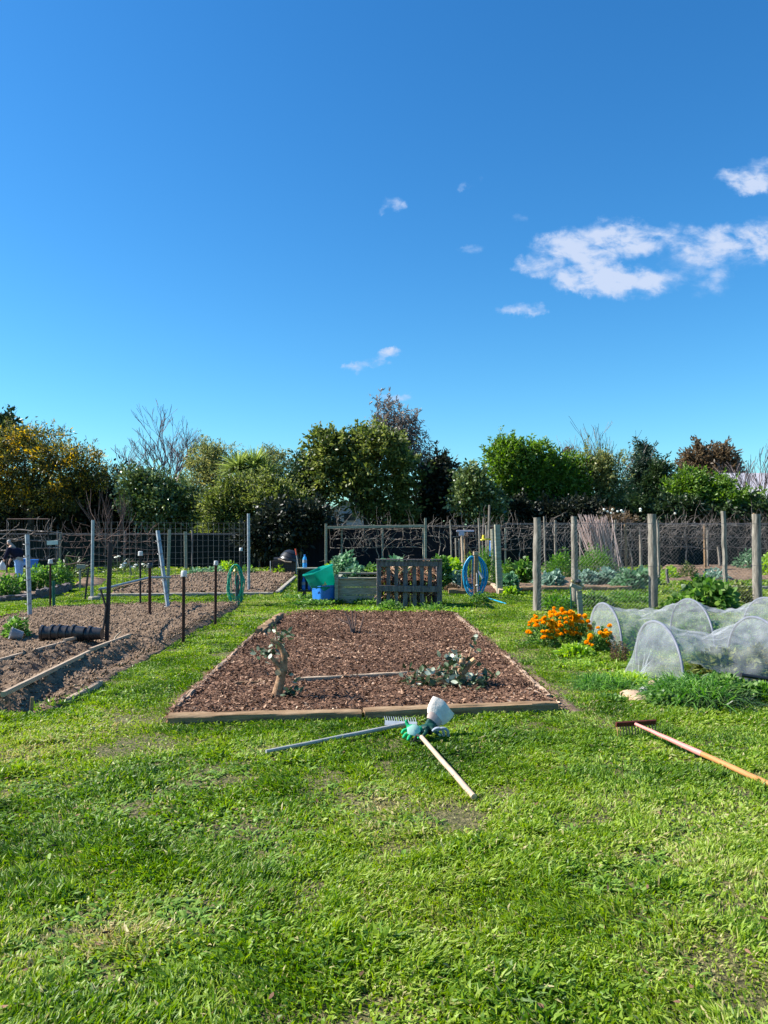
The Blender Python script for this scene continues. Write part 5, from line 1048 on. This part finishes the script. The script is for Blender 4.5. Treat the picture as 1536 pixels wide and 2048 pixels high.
stakeb('short pinkish timber peg standing behind the small log', 926, 1187, 925, 1141, .07, .06, 'timber', 'timber_post', 'post', None)
log_('edging_log', 'short brown log lying left of the blue hose', G(897, 1189)[:2], G(936, 1189)[:2], .16, .17, 'timber', None, .01, .8)
log_('edging_log', 'pale timber edging running back from the broad grey post', G(979, 1172)[:2], G(1003, 1190)[:2], .14, .16, 'board', None, .006)
Dh = 25.5; t = thing('upturned_rake', 'pale upturned tool with a flat lilac head and pinkish handle', 'tool', [P(926, 1150, Dh)[0], Dh, 0])
mb = MB(); tube(mb, [P(926, 1152, Dh) * [1, 1, 0], P(925, 1110, Dh), P(923, 1070, Dh)], [.045, .04, .035], 8); mb.build('handle', 'palehandle', t)
mb = MB(); beam(mb, P(913, 1062, Dh), P(948, 1062, Dh), .05, .06); beam(mb, P(918, 1067, Dh), P(928, 1067, Dh), .04, .16); mb.build('head', 'lilac', t)
for lb, x0_, y0_, x1_, y1_ in [('brown tool handle crossing behind the upturned rake', 940, 1120, 927, 1070), ('dark leaning stick left of the yellow green shoots', 932, 1150, 935, 1062), ('pale stick leaning to the right beneath the rake head', 945, 1105, 930, 1085), ('reddish stick leaning against the upturned rake', 930, 1150, 929, 1070)]:
    b_ = P(x0_, y0_, Dh + .3); mb = MB(); tube(mb, [[b_[0], Dh + .3, 0.05], b_, P(x1_, y1_, Dh + .3)], .025, 6); tag(mb.build('stick', random.choice(['palehandle', 'timber', 'twig_d']), base=[b_[0], Dh + .3, 0]), lb, 'stick', 'sticks leaning by the upturned rake')
mb = MB(); tube(mb, [P(958, 1080, 26.3), P(964, 1080, 26.2), P(975, 1078, 26.3), P(981, 1079, 26.4)], .03, 5); tube(mb, [P(967, 1070, 26.3), P(966, 1078, 26.3)], .05, 5); tag(mb.build('yellow_tape', 'yellow', base=P(965, 1080, 26.3)), 'yellow tape tied between two stakes', 'tape')
mb = MB(); lathe(mb, [(0, .0), (.16, .0), (.19, .5), (.21, .5), (.2, .54), (0, .54)], P(988, 1095, 27.4) - [0, 0, .3], 14); tag(mb.build('hanging_cloth', 'blue_tub', base=P(988, 1095, 27.4), smooth=40), 'dark blue tub behind the broad grey post', 'tub')
gv = 'vegetables in the back beds'
for nm, lb, px, py, w_, h_, n, ln, wd, mm, kw in [
    ('broccoli_plant', 'bright leafy broccoli right behind the pallet bin', 880, 1180, 56, 76, 900, .2, .11, 'l_veg', {}),
    ('broccoli_plant', 'light topped broccoli left of the small log', 905, 1176, 54, 62, 800, .2, .11, 'l_lime', {}),
    ('leek_clump', 'grey green arching leek leaves behind the small log', 900, 1180, 60, 36, 130, .6, .05, 'l_blue', dict(grav=.6, up=.8, prof=[.6, 1, .8, .1])),
    ('fennel_plant', 'feathery yellow green fennel left of the broad grey post', 972, 1175, 44, 92, 2200, .12, .018, 'l_fennel', {}),
    ('fennel_plant', 'small fennel tuft left of the blue hose post', 938, 1160, 36, 66, 800, .12, .018, 'l_lime', {}),
    ('fennel_plant', 'low fennel right of the broad grey post', 1012, 1170, 30, 56, 900, .12, .018, 'l_fennel', {}),
    ('cabbage_plant', 'bright cabbage left of the first netting post', 1045, 1170, 52, 56, 700, .2, .13, 'l_veg', {}),
    ('cabbage_plant', 'pale speckled cabbage next to the broad grey post', 1018, 1184, 40, 38, 500, .16, .1, 'l_kale', {}),
    ('lettuce_plant', 'yellow green lettuce at the foot of the broad grey post', 1020, 1190, 34, 16, 200, .12, .08, 'l_lime', {}),
    ('lettuce_plant', 'second yellow green leaf clump beside the short peg', 1008, 1184, 20, 22, 160, .12, .08, 'l_veg', {}),
    ('parsley_mass', 'tall ferny green mass left of the second netting post', 1120, 1158, 70, 60, 2400, .12, .03, 'l_fennel', {}),
    ('parsley_mass', 'tall ferny green mass under the cane bundle', 1190, 1158, 90, 70, 3000, .12, .03, 'l_fennel', {}),
    ('brassica_plant', 'blue grey brassica right of the first netting post', 1108, 1176, 46, 34, 380, .17, .12, 'l_blue', {}),
    ('brassica_plant', 'blue grey brassica between the two netting posts', 1085, 1174, 40, 26, 300, .17, .12, 'l_blue', {}),
    ('brassica_plant', 'blue grey brassica right of the second netting post', 1176, 1174, 50, 34, 420, .17, .12, 'l_blue', {}),
    ('brassica_plant', 'blue grey brassica below the cane bundle', 1215, 1174, 50, 40, 420, .17, .12, 'l_blue', {}),
    ('brassica_plant', 'darker brassica left of the thick netting post', 1255, 1178, 60, 42, 460, .17, .12, 'l_kale', {}),
    ('brassica_plant', 'broad leaved brassica behind the thick netting post', 1288, 1170, 50, 36, 360, .2, .14, 'l_kale', {}),
    ('lime_bush', 'yellow green bush right of the thick netting post', 1340, 1160, 36, 26, 240, .16, .08, 'l_lime', {}),
    ('comfrey_plant', 'dark glossy big leaved bush behind the net tunnels', 1415, 1220, 110, 70, 900, .2, .13, 'l_veg', dict(zb=0)),
    ('comfrey_plant', 'lower dark leafy clump left of the big glossy bush', 1360, 1222, 60, 34, 360, .15, .1, 'l_veg', {}),
    ('comfrey_plant', 'loose brownish green bush right of the big glossy bush', 1475, 1205, 80, 40, 700, .12, .06, 'l_olive', {}),
    ('herb_bush', 'grey green bush at the far right bed', 1430, 1160, 60, 22, 340, .15, .08, 'l_blue', {}),
    ('herb_bush', 'thin green shrub in the brown bed', 1375, 1158, 40, 34, 360, .12, .05, 'l_olive', {}),
    ('herb_bush', 'pale bush in the back right corner', 1500, 1140, 60, 40, 500, .18, .08, 'l_kale', {}),
    ('herb_bush', 'bright leafy bush on the right picture edge', 1540, 1155, 50, 60, 500, .18, .1, 'l_lime', {}),
    ('grass_mound', 'low rough grass mound left of the thick netting post', 1115, 1215, 90, 24, 900, .12, .03, 'l_fennel', {}),
    ('grass_mound', 'rough weeds behind the tap post', 1190, 1215, 90, 30, 900, .12, .04, 'l_veg', {}),
    ('grass_mound', 'mixed weeds in front of the thick netting post', 1260, 1205, 90, 22, 700, .12, .03, 'l_fennel', {}),
    ('narcissus_clump', 'white flowering clump behind the wire mesh', 250, 1150, 110, 24, 300, .3, .04, 'l_dark', dict(up=.9, D=33))]:
    plant(nm, lb, 'plant', px, py, w_, h_, n, ln, wd, mm, gv, **kw)
mb = MB()
for px, py in [(232, 1116), (245, 1131), (250, 1128), (243, 1136), (262, 1135), (268, 1136), (286, 1130), (272, 1131), (238, 1114), (273, 1149), (247, 1133)]:
    lathe(mb, [(0, .05), (.07, .03), (.08, -.01), (0, -.03)], P(px, py - 1, 32), 7, wob=.2)
tag(mb.build('white_flowers', 'flower_w', base=P(250, 1150, 32), smooth=60), 'small white flowers dotted above the dark clump', 'flower', kind='stuff')
plant('red_plant', 'dark red leaved plant beside the small log', 'plant', 906, 1184, 34, 18, 260, .1, .06, 'l_brown')
log_('edging_log', 'long low log along the front of the netted vegetable bed', G(1040, 1182)[:2], G(1262, 1181)[:2], .14, .14, 'timber', None, .008, .7)
log_('edging_log', 'white edging timber at the far right bed', G(1440, 1178)[:2], G(1600, 1178)[:2], .12, .1, 'concrete', None, .005)
log_('edging_log', 'pale far edging of the brown bed', G(1470, 1128)[:2], G(1620, 1134)[:2], .15, .15, 'concrete', None, .01)
# cane bundle
Dc = 30; g = np.array([P(1195, 1110, Dc)[0], Dc, 0]); mb = MB()
for i in range(150):
    a = random.gauss(-.16, .07); b_ = np.array([g[0] + .35 + random.gauss(0, .28), Dc + random.gauss(0, .12), .1]); L_ = P(0, 1035, Dc)[2] + random.uniform(-.45, .05); tube(mb, [b_, b_ + [a * L_ * 1.6, random.gauss(0, .05), L_]], [.014, .008], 4, rnd=random.random())
tag(mb.build('cane_bundle', 'cane', base=g), 'leaning bundle of pinkish bare canes in front of the back fence', 'canes')
# netting fence posts
netf = thing('netting_fence', 'nearest round post fence with diamond netting across the right side', 'fence', G(1300, 1216))
pts_ = [(1075, 1222, 1074, 1035, .17), (1150, 1216, 1148, 1033, .15), (1307, 1217, 1304, 1028, .19), (1515, 1208, 1512, 1028, .2)]
for bx, by, tx, ty, d_ in pts_:
    g = G(bx, by); mb = MB(); tp = P(tx, ty, g[1]); k = 12; T = np.linspace(0, 1, k)[:, None]; pp = (g - [0, 0, .05]) * (1 - T) + tp * T + np.c_[rng.normal(0, .004, k), np.zeros(k), np.zeros(k)]
    tube(mb, pp, d_ / 2 * rng.uniform(.95, 1.05, k) * np.linspace(1.08, .92, k), 12); mb.build('post', 'post', netf, smooth=50)
mb = MB(); A_, B_ = G(1075, 1222), G(1640, 1212); H_ = 1.85; n_ = 105; Lx = np.linalg.norm(B_ - A_); u_ = (B_ - A_) / Lx; cell = .085
n_ = int(Lx / cell)
for i in range(-int(H_ / cell), n_):
    for s in (1, -1):
        x_a = i * cell; x_b = x_a + H_; za, zb = (0.02, H_) if s == 1 else (H_, .02)
        t0 = max(0, -x_a / H_); t1 = min(1, (Lx - x_a) / H_)
        if t1 <= t0: continue
        pa = A_ + u_ * (x_a + H_ * t0) + [0, -.12, za + (zb - za) * t0]; pb = A_ + u_ * (x_a + H_ * t1) + [0, -.12, za + (zb - za) * t1]
        tube(mb, [pa, pb], .0015, 3, cap=False)
for z in (.03, H_ * .5, H_): tube(mb, [A_ + [0, -.12, z], B_ + [0, -.12, z]], .004, 4, cap=False)
mb.build('netting', 'wire', netf)
gz = 'far posts beyond the netting'
for lb, bx, by, tx, ty, w_, m_ in [('thin crooked post right of the first netting post', 1091, 1150, 1088, 1033, .08, 'post'), ('knobbly post between the first two netting posts', 1112, 1140, 1110, 1040, .13, 'post'), ('hidden post just right of the second netting post', 1162, 1145, 1160, 1060, .09, 'post'),
        ('thin grey post right of the cane bundle', 1231, 1150, 1230, 1040, .08, 'post'), ('rust coloured post left of the short pale post', 1253, 1150, 1250, 1048, .09, 'timber'), ('short pale post left of the thick netting post', 1283, 1140, 1280, 1070, .13, 'post'),
        ('narrow dark post right of the thick netting post', 1318, 1158, 1316, 1040, .1, 'post'), ('brown post pair left of the slim pale post', 1410, 1140, 1409, 1048, .13, 'timber'), ('pale post behind the brown post pair', 1416, 1136, 1415, 1060, .12, 'post'),
        ('slim pale greenish post left of the dark edge post', 1452, 1172, 1446, 1022, .15, 'post'), ('leaning short post left of the slim pale post', 1441, 1135, 1436, 1093, .13, 'post'), ('tiny stump post in the back right', 1474, 1131, 1472, 1108, .16, 'post'),
        ('short dark peg by the yellow green bush', 1338, 1168, 1333, 1138, .09, 'darkwood'), ('thin post beyond the dark edge post', 1509, 1150, 1508, 1026, .12, 'timber')]:
    g = G(bx, by); k = 6; T = np.linspace(0, 1, k)[:, None]; pp = (g - [0, 0, .05]) * (1 - T) + P(tx, ty, g[1]) * T + np.c_[rng.normal(0, .012, k), np.zeros(k), np.zeros(k)]
    mb = MB(); tube(mb, pp, w_ / 2, 7); tag(mb.build('fence_post', m_, base=g, smooth=50), lb, 'post', gz)
# tap post right
g = G(1163, 1252); D = g[1]; t = thing('tap_post', 'pale timber tap post rising behind the marigolds', 'tap', g)
mb = MB(); beam(mb, g - [0, 0, .03], P(1158, 1182, D), .09, .06, up=(0, 1, 0)); mb.build('post', 'greywood', t)
mb = MB(); c = P(1152, 1174, D - .05); beam(mb, c + [-.09, 0, .04], c + [.09, 0, -.03], .1, .07); mb.build('block', 'greywood', t)
mb = MB(); tube(mb, [c + [-.05, 0, .07], c + [.05, 0, .06], c + [.13, 0, .0]], .03, 6); lathe(mb, [(0, .04), (.03, .03), (.035, 0), (0, -.03)], c + [-.06, 0, .1], 8); mb.build('tap', 'brass', t, smooth=50)
mb = MB(); lathe(mb, [(0, .05), (.045, .03), (.05, 0), (0, -.04)], c + [.04, -.03, .09], 8); mb.build('tap_handle', 'black', t, smooth=50)
mb = MB(); tube(mb, [c + [-.1, 0, .02], P(1142, 1190, D), P(1143, 1215, D), G(1144, 1250, .0) + [0, .1, 0]], .012, 6); tag(mb.build('garden_hose', 'dkgreen', base=[c[0], c[1], 0], smooth=60), 'thin dark green pipe running down beside the tap post', 'hose')
# ================================================================== marigolds
def marigold(label, px, py, wpx, hpx, nf):
    g = G(px, py); D = g[1]; rad = px2m(wpx / 2, D); h = px2m(hpx, D); t = thing('marigold_plant', label, 'flower', g, 'orange marigolds by the net tunnel')
    mb = MB(); stems(mb, g, rad * .8, h, 16, .006); mb.build('stem', 'l_veg', t)
    mb = MB(); mound(mb, g, rad, h * .85, 700, .06, .022, LEAF, .2); mb.build('foliage', 'l_veg', t)
    for i in range(nf):
        a = random.uniform(0, 6.28); el = random.uniform(.15, 1) ** .7; ca = math.cos(a) * math.sqrt(1 - el * el * .8); 
        c = g + np.array([ca * rad, -abs(math.sin(a)) * rad * .9 * math.sqrt(1 - el * el * .7), h * el * random.uniform(.92, 1.08)])
        r = random.uniform(.026, .042); mb = MB(); n = 80; d = rdir(n, -.1); d[:, 1] -= .3; d[:, 2] += .2
        strips(mb, np.repeat(c[None], n, 0), d, rdir(n), r * rng.uniform(.8, 1.1, n), r * .8, [.3, 1, .9, .6], rnd=rng.uniform(0, 1, n) * .5 + random.uniform(.15, .5)); mb.build('flower', 'orange', t)
marigold('leftmost orange marigold mound', 1085, 1292, 66, 62, 52)
marigold('orange marigold mound in the middle of the patch', 1125, 1285, 64, 68, 50)
marigold('taller orange marigold mound by the tap post', 1158, 1285, 50, 56, 32)
marigold('sparse orange marigold on the near right of the patch', 1190, 1302, 60, 46, 14)
marigold('straggly orange marigold against the net tunnel end', 1210, 1300, 40, 52, 6)
plant('dead_flower', 'brown withered flower heads against the first net hoop', 'plant', 1240, 1322, 44, 40, 500, .04, .02, 'l_brown')
# ================================================================== net tunnels
def tunnel(label, xs, yn, yf, hz, front_lift=None, end_left=True, seed=1):
    random.seed(seed); yc = (yn + yf) / 2; hw = (yf - yn) / 2
    t = thing('net_tunnel', label, 'net tunnel', [xs[0], yc, 0], 'insect net tunnels')
    K = 49; th = np.linspace(0, math.pi, K)
    def arch(x, h, w, ex=.0): return np.c_[x + ex * (1 - np.sin(th)) , yc - w * np.cos(th) * (np.abs(np.cos(th)) ** -.25 if False else 1), h * np.sin(th) ** .8]
    for i, x in enumerate(xs):
        mb = MB(); tube(mb, arch(x, hz[i], hw), .016, 8); mb.build('hoop', 'hoop', t, smooth=60)
    n = 26; rows = []
    for i in range(len(xs) - 1):
        for j in range(n + (1 if i == len(xs) - 2 else 0)):
            s = j / n; x = xs[i] * (1 - s) + xs[i + 1] * s; h = hz[i] * (1 - s) + hz[i + 1] * s; sg = 4 * s * (1 - s); a = arch(x, h * (1 - .26 * sg) + .012, hw * (1.0 - .12 * sg) + .012)
            wr = (fbm(np.full(K, x * 9), th * 3 + seed, 3) - .5) * .12 * (.3 + sg) + (fbm(np.full(K, x * 3), th * 14 + seed, 2) - .5) * .045 * (.3 + sg); a[:, 1] += -np.cos(th) * wr; a[:, 2] += np.sin(th) * wr
            rows.append(a)
    rows = np.array(rows); rows[:, :, 2] = np.maximum(rows[:, :, 2], .03)
    if front_lift:
        for r_ in rows:
            s = (r_[0, 0] - xs[0]) / (xs[1] - xs[0]); lift = max(0, front_lift * (1 - s / .75)) if s >= 0 else 0
            if lift > 0:
                zmin = lift + .0; k0 = [k for k in range(K // 2) if r_[k, 2] < zmin]
                for k in k0: r_[k] = r_[k0[-1] + 1]
    mb = MB(); gridsurf(mb, rows, np.full(rows.shape[:2], .5)); mb.build('net_cover', 'net', t, smooth=0)
    if end_left:
        m_ = 12; out = []
        for i in range(m_):
            s = i / (m_ - 1); a = arch(xs[0], hz[0] + .01, hw + .01); c = np.array([xs[0] - .16, yc - .1, .02]); q = a.copy(); q[:, 1] = yc + (a[:, 1] - yc) * (1 - s); 
            q[:, 2] = a[:, 2] * (1 - s) + .02 * s + 0; q[:, 0] = xs[0] - .02 - .2 * (1 - a[:, 2] / (hz[0] + .01)) * math.sin(s * 1.57) - .16 * s + .02 * np.sin(th * 14) * s
            out.append(q)
        mb = MB(); gridsurf(mb, np.array(out), np.full((m_, K), .5)); mb.build('net_end', 'net', t, smooth=0)
    random.seed(seed + 50)
    return t
tunnel('farther white net tunnel with tall hoops beside the marigolds', [3.22, 4.47, 5.6, 6.8], 10.45, 12.05, [.60, .66, .68, .66], None, True, 4)
tunnel('nearer white net tunnel with its front side lifted', [3.08, 4.2, 5.3, 6.4], 7.95, 9.45, [.62, .67, .67, .65], .3, True, 8)
# plants in and around tunnels
for nm, lb, px, py, w_, h_, n, ln, wd, mm, kw in [
    ('seedling_row', 'leafy crop inside the farther net tunnel near its end', 1290, 1292, 90, 40, 700, .1, .05, 'l_veg', {}),
    ('seedling_row', 'leafy crop inside the farther net tunnel middle', 1400, 1285, 110, 45, 800, .1, .05, 'l_veg', {}),
    ('seedling_row', 'leafy crop inside the farther net tunnel right end', 1500, 1285, 110, 45, 800, .1, .05, 'l_veg', {}),
    ('seedling_row', 'leafy crop inside the nearer net tunnel', 1460, 1355, 150, 60, 1300, .09, .045, 'l_olive', {}),
    ('seedling_row', 'yellowish crop at the right end of the nearer net tunnel', 1530, 1350, 80, 60, 700, .09, .045, 'l_pale', {}),
    ('weed_mound', 'bushy weeds in front of the nearer net tunnel', 1460, 1392, 130, 40, 1400, .07, .035, 'l_veg', {}),
    ('weed_mound', 'low weeds at the right edge under the black pipe', 1535, 1398, 100, 30, 900, .07, .03, 'l_fennel', {}),
    ('weed_mound', 'low flowering weeds right of the tan rocks', 1330, 1412, 70, 26, 700, .05, .03, 'l_veg', {}),
    ('weed_mound', 'small leafy weeds in front of the tan rocks', 1225, 1402, 50, 10, 250, .05, .03, 'l_veg', {}),
    ('weed_mound', 'broad leaf weeds below the marigolds', 1150, 1312, 80, 22, 500, .09, .035, 'l_lime', {}),
    ('weed_mound', 'green seedlings between the two net tunnels', 1290, 1330, 60, 24, 360, .08, .04, 'l_veg', {})]:
    plant(nm, lb, 'plant', px, py, w_, h_, n, ln, wd, mm, 'plants round the net tunnels', **kw)
tuft('grass_clump', 'dense dark grass clump left of the nearer net tunnel', 'grass clump', 1210, 1374, 1000, .34, .011, .12, 'l_blade', lo=.5)
tuft('grass_clump', 'broad bladed light green clump left of the nearer net tunnel', 'grass clump', 1258, 1366, 420, .33, .022, .12, 'l_lime', lo=.3)
tuft('grass_clump', 'tall blue green grass clump at the near end of the lifted net', 'grass clump', 1385, 1398, 1500, .56, .015, .15, 'l_blade', lo=.55)
tuft('grass_clump', 'dark dense grass clump right of the tall blue green clump', 'grass clump', 1432, 1408, 1000, .38, .013, .14, 'l_dark', lo=.35)
tuft('grass_clump', 'upright grass clump under the first net hoop', 'grass clump', 1366, 1394, 500, .36, .013, .1, 'l_veg', lo=.4)
tuft('grass_clump', 'low light grass clump left of the far net tunnel', 'grass clump', 1170, 1330, 350, .2, .014, .16, 'l_lime', lo=.3)
# blue little flowers
def rock(label, px, py, sx_, sy_, sz_, m):
    g = G(px, py); mb = MB(); n = 12; prof = [(0, 1), (.5, .92), (.85, .6), (1, .2), (.95, -.1), (.6, -.3)]
    V = []; 
    for r, z in prof:
        for q in range(n): a = 2 * math.pi * q / n; k = 1 + random.uniform(-.16, .16); V.append((r * math.cos(a) * sx_ * k, r * math.sin(a) * sy_ * k, z * sz_ * (1 + random.uniform(-.08, .08))))
    fs = [[i * n + q, i * n + (q + 1) % n, (i + 1) * n + (q + 1) % n, (i + 1) * n + q] for i in range(len(prof) - 1) for q in range(n)]
    mb.add(np.array(V) + g, fs); tag(mb.build('rock', m, base=g, smooth=35), label, 'rock', 'rocks by the nearer net tunnel')
rock('large flat tan rock at the left of the rock group', 1262, 1392, .12, .1, .06, 'rock'); rock('tan rock nearest the lawn in the group', 1278, 1400, .1, .07, .05, 'rock')
rock('grey rock in the middle of the rock group', 1290, 1388, .06, .06, .08, 'rock_g'); rock('upright pinkish rock at the right of the rock group', 1307, 1378, .07, .05, .09, 'rock'); rock('small tan rock at the right end of the rock group', 1315, 1386, .06, .05, .05, 'rock')
# black pipe
g = G(1483, 1360, .12); mb = MB(); tube(mb, [P(1482, 1350, g[1]), P(1536, 1358, g[1] - .02), P(1640, 1374, g[1] - .05)], .022, 10); tube(mb, [P(1482, 1350, g[1]) - [.002, 0, 0], P(1486, 1350.6, g[1])], .025, 10)
tag(mb.build('black_pipe', 'black', base=g * [1, 1, 0], smooth=50), 'straight black pipe end jutting in from the right edge', 'pipe')
# ================================================================== tools on the lawn
t = thing('garden_rake', 'rake with a half pink handle lying at the right of the lawn', 'rake', G(1271, 1452))
h0, h1, h2 = G(1271, 1448, .12), G(1404, 1508, .045), G(1600, 1596, .03)
mb = MB(); K = 8
def hand(p0, p1, r, n=9, wob=.003): 
    T = np.linspace(0, 1, n)[:, None]; return p0 * (1 - T) + p1 * T + rng.normal(0, wob, (n, 3)) * np.sin(T * math.pi) * .3
tube(mb, hand(h0, h1, 0), np.linspace(.012, .021, 9), 10); mb.build('painted_handle', 'pink', t, smooth=60)
mb = MB(); tube(mb, hand(h1, h2, 0), np.full(9, .0195), 10); mb.build('handle', 'tan', t, smooth=60)
hl, hr = G(1232, 1449, .11), G(1311, 1444, .11)
hd = nrm(hr - hl); mb = MB(); beam(mb, hl, hr, .02, .04, up=(0, -.35, 1)); mb.build('head', 'redmetal', t)
for i in range(14):
    p = hl + (hr - hl) * (i + .3) / 13.6; mb = MB(); tube(mb, [p + [0, 0, -.015], p + [0, -.02, -.045], p + [0, -.025, -.095]], [.006, .0055, .003], 6); mb.build('tine', 'tine', t)
# grey rake
t = thing('garden_rake', 'rake with a straight grey handle lying left of the gloves', 'rake', G(800, 1455))
mb = MB(); tube(mb, hand(G(532, 1503, .04), G(812, 1448, .055), 0), np.linspace(.013, .017, 9), 10); mb.build('handle', 'greyhandle', t, smooth=60)
p0, p1 = G(770, 1446, .04), G(834, 1449, .05); mb = MB(); beam(mb, p0, p1, .012, .04, up=(0, .5, 1)); mb.build('head', 'gl_grey', t)
for i in range(14):
    p = p0 + (p1 - p0) * (i + .3) / 13.6; mb = MB(); tube(mb, [p, p + [-.005, .03, .03], p + [-.012, .05, .045]], [.004, .0035, .002], 5); mb.build('tine', 'gl_grey', t)
# hoe
t = thing('garden_hoe', 'tool with a pale wooden handle pointing at the camera from the gloves', 'hoe', G(846, 1472))
mb = MB(); tube(mb, hand(G(843, 1474, .1), G(948, 1594, .03), 0), np.linspace(.016, .0185, 9), 10); mb.build('handle', 'palehandle', t, smooth=60)
mb = MB(); a = G(843, 1474, .1); tube(mb, [a, a + [-.03, .06, .0], a + [-.05, .1, -.05]], .01, 6); beam(mb, a + [-.08, .1, -.07], a + [.03, .11, -.07], .01, .03); mb.build('head', 'iron', t)
# gloves
def glove(label, c, palm, fingers, cuff, m, group='gloves on the lawn', rad=.016):
    t = thing('garden_glove', label, 'glove', c, group); c = np.array(c)
    nodes = [(*(c + np.array(palm[0])), .03), (*(c + np.array(palm[1])), .038), (*(c + np.array(palm[2])), .034)]; edges = [(0, 1), (1, 2)]
    for f in fingers:
        root = 1 if f.get('thumb') else 2; prev = root
        for k, p in enumerate(f['p']): nodes.append((*(c + np.array(p)), rad * (1 - .12 * k))); edges.append((prev, len(nodes) - 1)); prev = len(nodes) - 1
    skin_obj('glove_body', nodes, edges, m, t, 2); return t
c = G(825, 1472, .05)
t = glove('bright green glove with a mint palm at the left of the tool heads', c, [(.09, .03, .03), (.04, .02, .045), (-.0, .01, .055)],
      [dict(p=[(-.03, .02, .07), (-.045, .03, .095), (-.05, .03, .12)]), dict(p=[(-.04, 0, .05), (-.07, -.01, .045), (-.085, -.02, .02)]), dict(p=[(-.03, -.03, .03), (-.06, -.05, .02), (-.075, -.07, .0)]),
       dict(p=[(-.01, -.05, .02), (-.03, -.08, .01), (-.04, -.1, -.01)]), dict(thumb=1, p=[(.04, -.04, .03), (.05, -.07, .02), (.04, -.09, .0)])], None, 'gl_green')
mb = MB(); V = [(.0, -.048, .1), (-.045, -.05, .075), (-.04, -.075, .035), (.02, -.078, .02), (.06, -.055, .05), (.05, -.05, .09)]; V = np.array(V) + c; mid = V.mean(0) + [0, -.012, .003]; mb.add(np.vstack([V, mid]), [[i, (i + 1) % 6, 6] for i in range(6)]); mb.build('palm', 'gl_mint', t, smooth=60)
c = G(862, 1470, .05)
t = glove('dark green glove with grey trim and an upright cream cuff', c, [(.02, .05, .06), (-.01, .02, .055), (-.05, .0, .05)],
      [dict(p=[(-.08, .03, .05), (-.11, .04, .05), (-.13, .04, .03)]), dict(p=[(-.08, .0, .05), (-.11, -.01, .045), (-.13, -.02, .02)]), dict(p=[(-.06, -.03, .04), (-.09, -.05, .03), (-.11, -.06, .01)]),
       dict(p=[(-.04, -.05, .03), (-.06, -.07, .02), (-.07, -.09, .0)]), dict(thumb=1, p=[(.02, -.03, .04), (.05, -.06, .03), (.08, -.09, .01)])], None, 'gl_dark')
mb = MB(); ax = nrm(np.array([.04, .03, .2])); Rm = rot('Y', 14) @ rot('X', -6)
# flared cuff, open at the top, made as a crumpled shell
def cuff(mb, c, prof, Rm, fl=.55, wob=.1, n=28):
    V = []
    for i, (r, z) in enumerate(prof):
        for q in range(n):
            a = 2 * math.pi * q / n; k = 1 + wob * (i / len(prof)) * math.sin(a * 5 + i * .7) + random.uniform(-.02, .02); V.append((r * k * math.cos(a), r * k * fl * math.sin(a), z + .012 * (i / len(prof)) * math.sin(a * 3 + 1)))
    V = np.array(V) @ np.array(Rm).T + np.array(c); fs = [[i * n + q, i * n + (q + 1) % n, (i + 1) * n + (q + 1) % n, (i + 1) * n + q] for i in range(len(prof) - 1) for q in range(n)]; mb.add(V, fs, .5)
cb = c + np.array([.0, .05, .06])
RC = rot('Y', 42) @ rot('X', -42)
mb = MB(); cuff(mb, cb, [(.045, -.06), (.048, .0), (.052, .05)], RC); mb.build('wrist', 'gl_dark', t, smooth=60)
up_ = RC @ np.array([0, 0, 1.])
mb = MB(); cuff(mb, cb + up_ * .035, [(.056, -.005), (.075, .05)], RC, .5); mb.build('band', 'mauve', t, smooth=60)
mb = MB(); cuff(mb, cb + up_ * .07, [(.074, 0), (.092, .03), (.104, .07), (.112, .12), (.11, .155), (.1, .16), (.09, .13), (.07, .05)], RC, .34, .07, 44); mb.build('cuff', 'cream', t, smooth=35)
mb = MB()
for k in range(2):
    a = np.linspace(-.3, 2.6, 12); cc_ = c + np.array([.05 + k * .035, -.05, .02]); tube(mb, np.c_[cc_[0] + .045 * np.cos(a), cc_[1] - .02 * np.sin(a), cc_[2] + .05 * np.sin(a)], .011, 7)
mb.build('trim', 'gl_grey', t, smooth=60)
print('objects', len(bpy.data.objects))
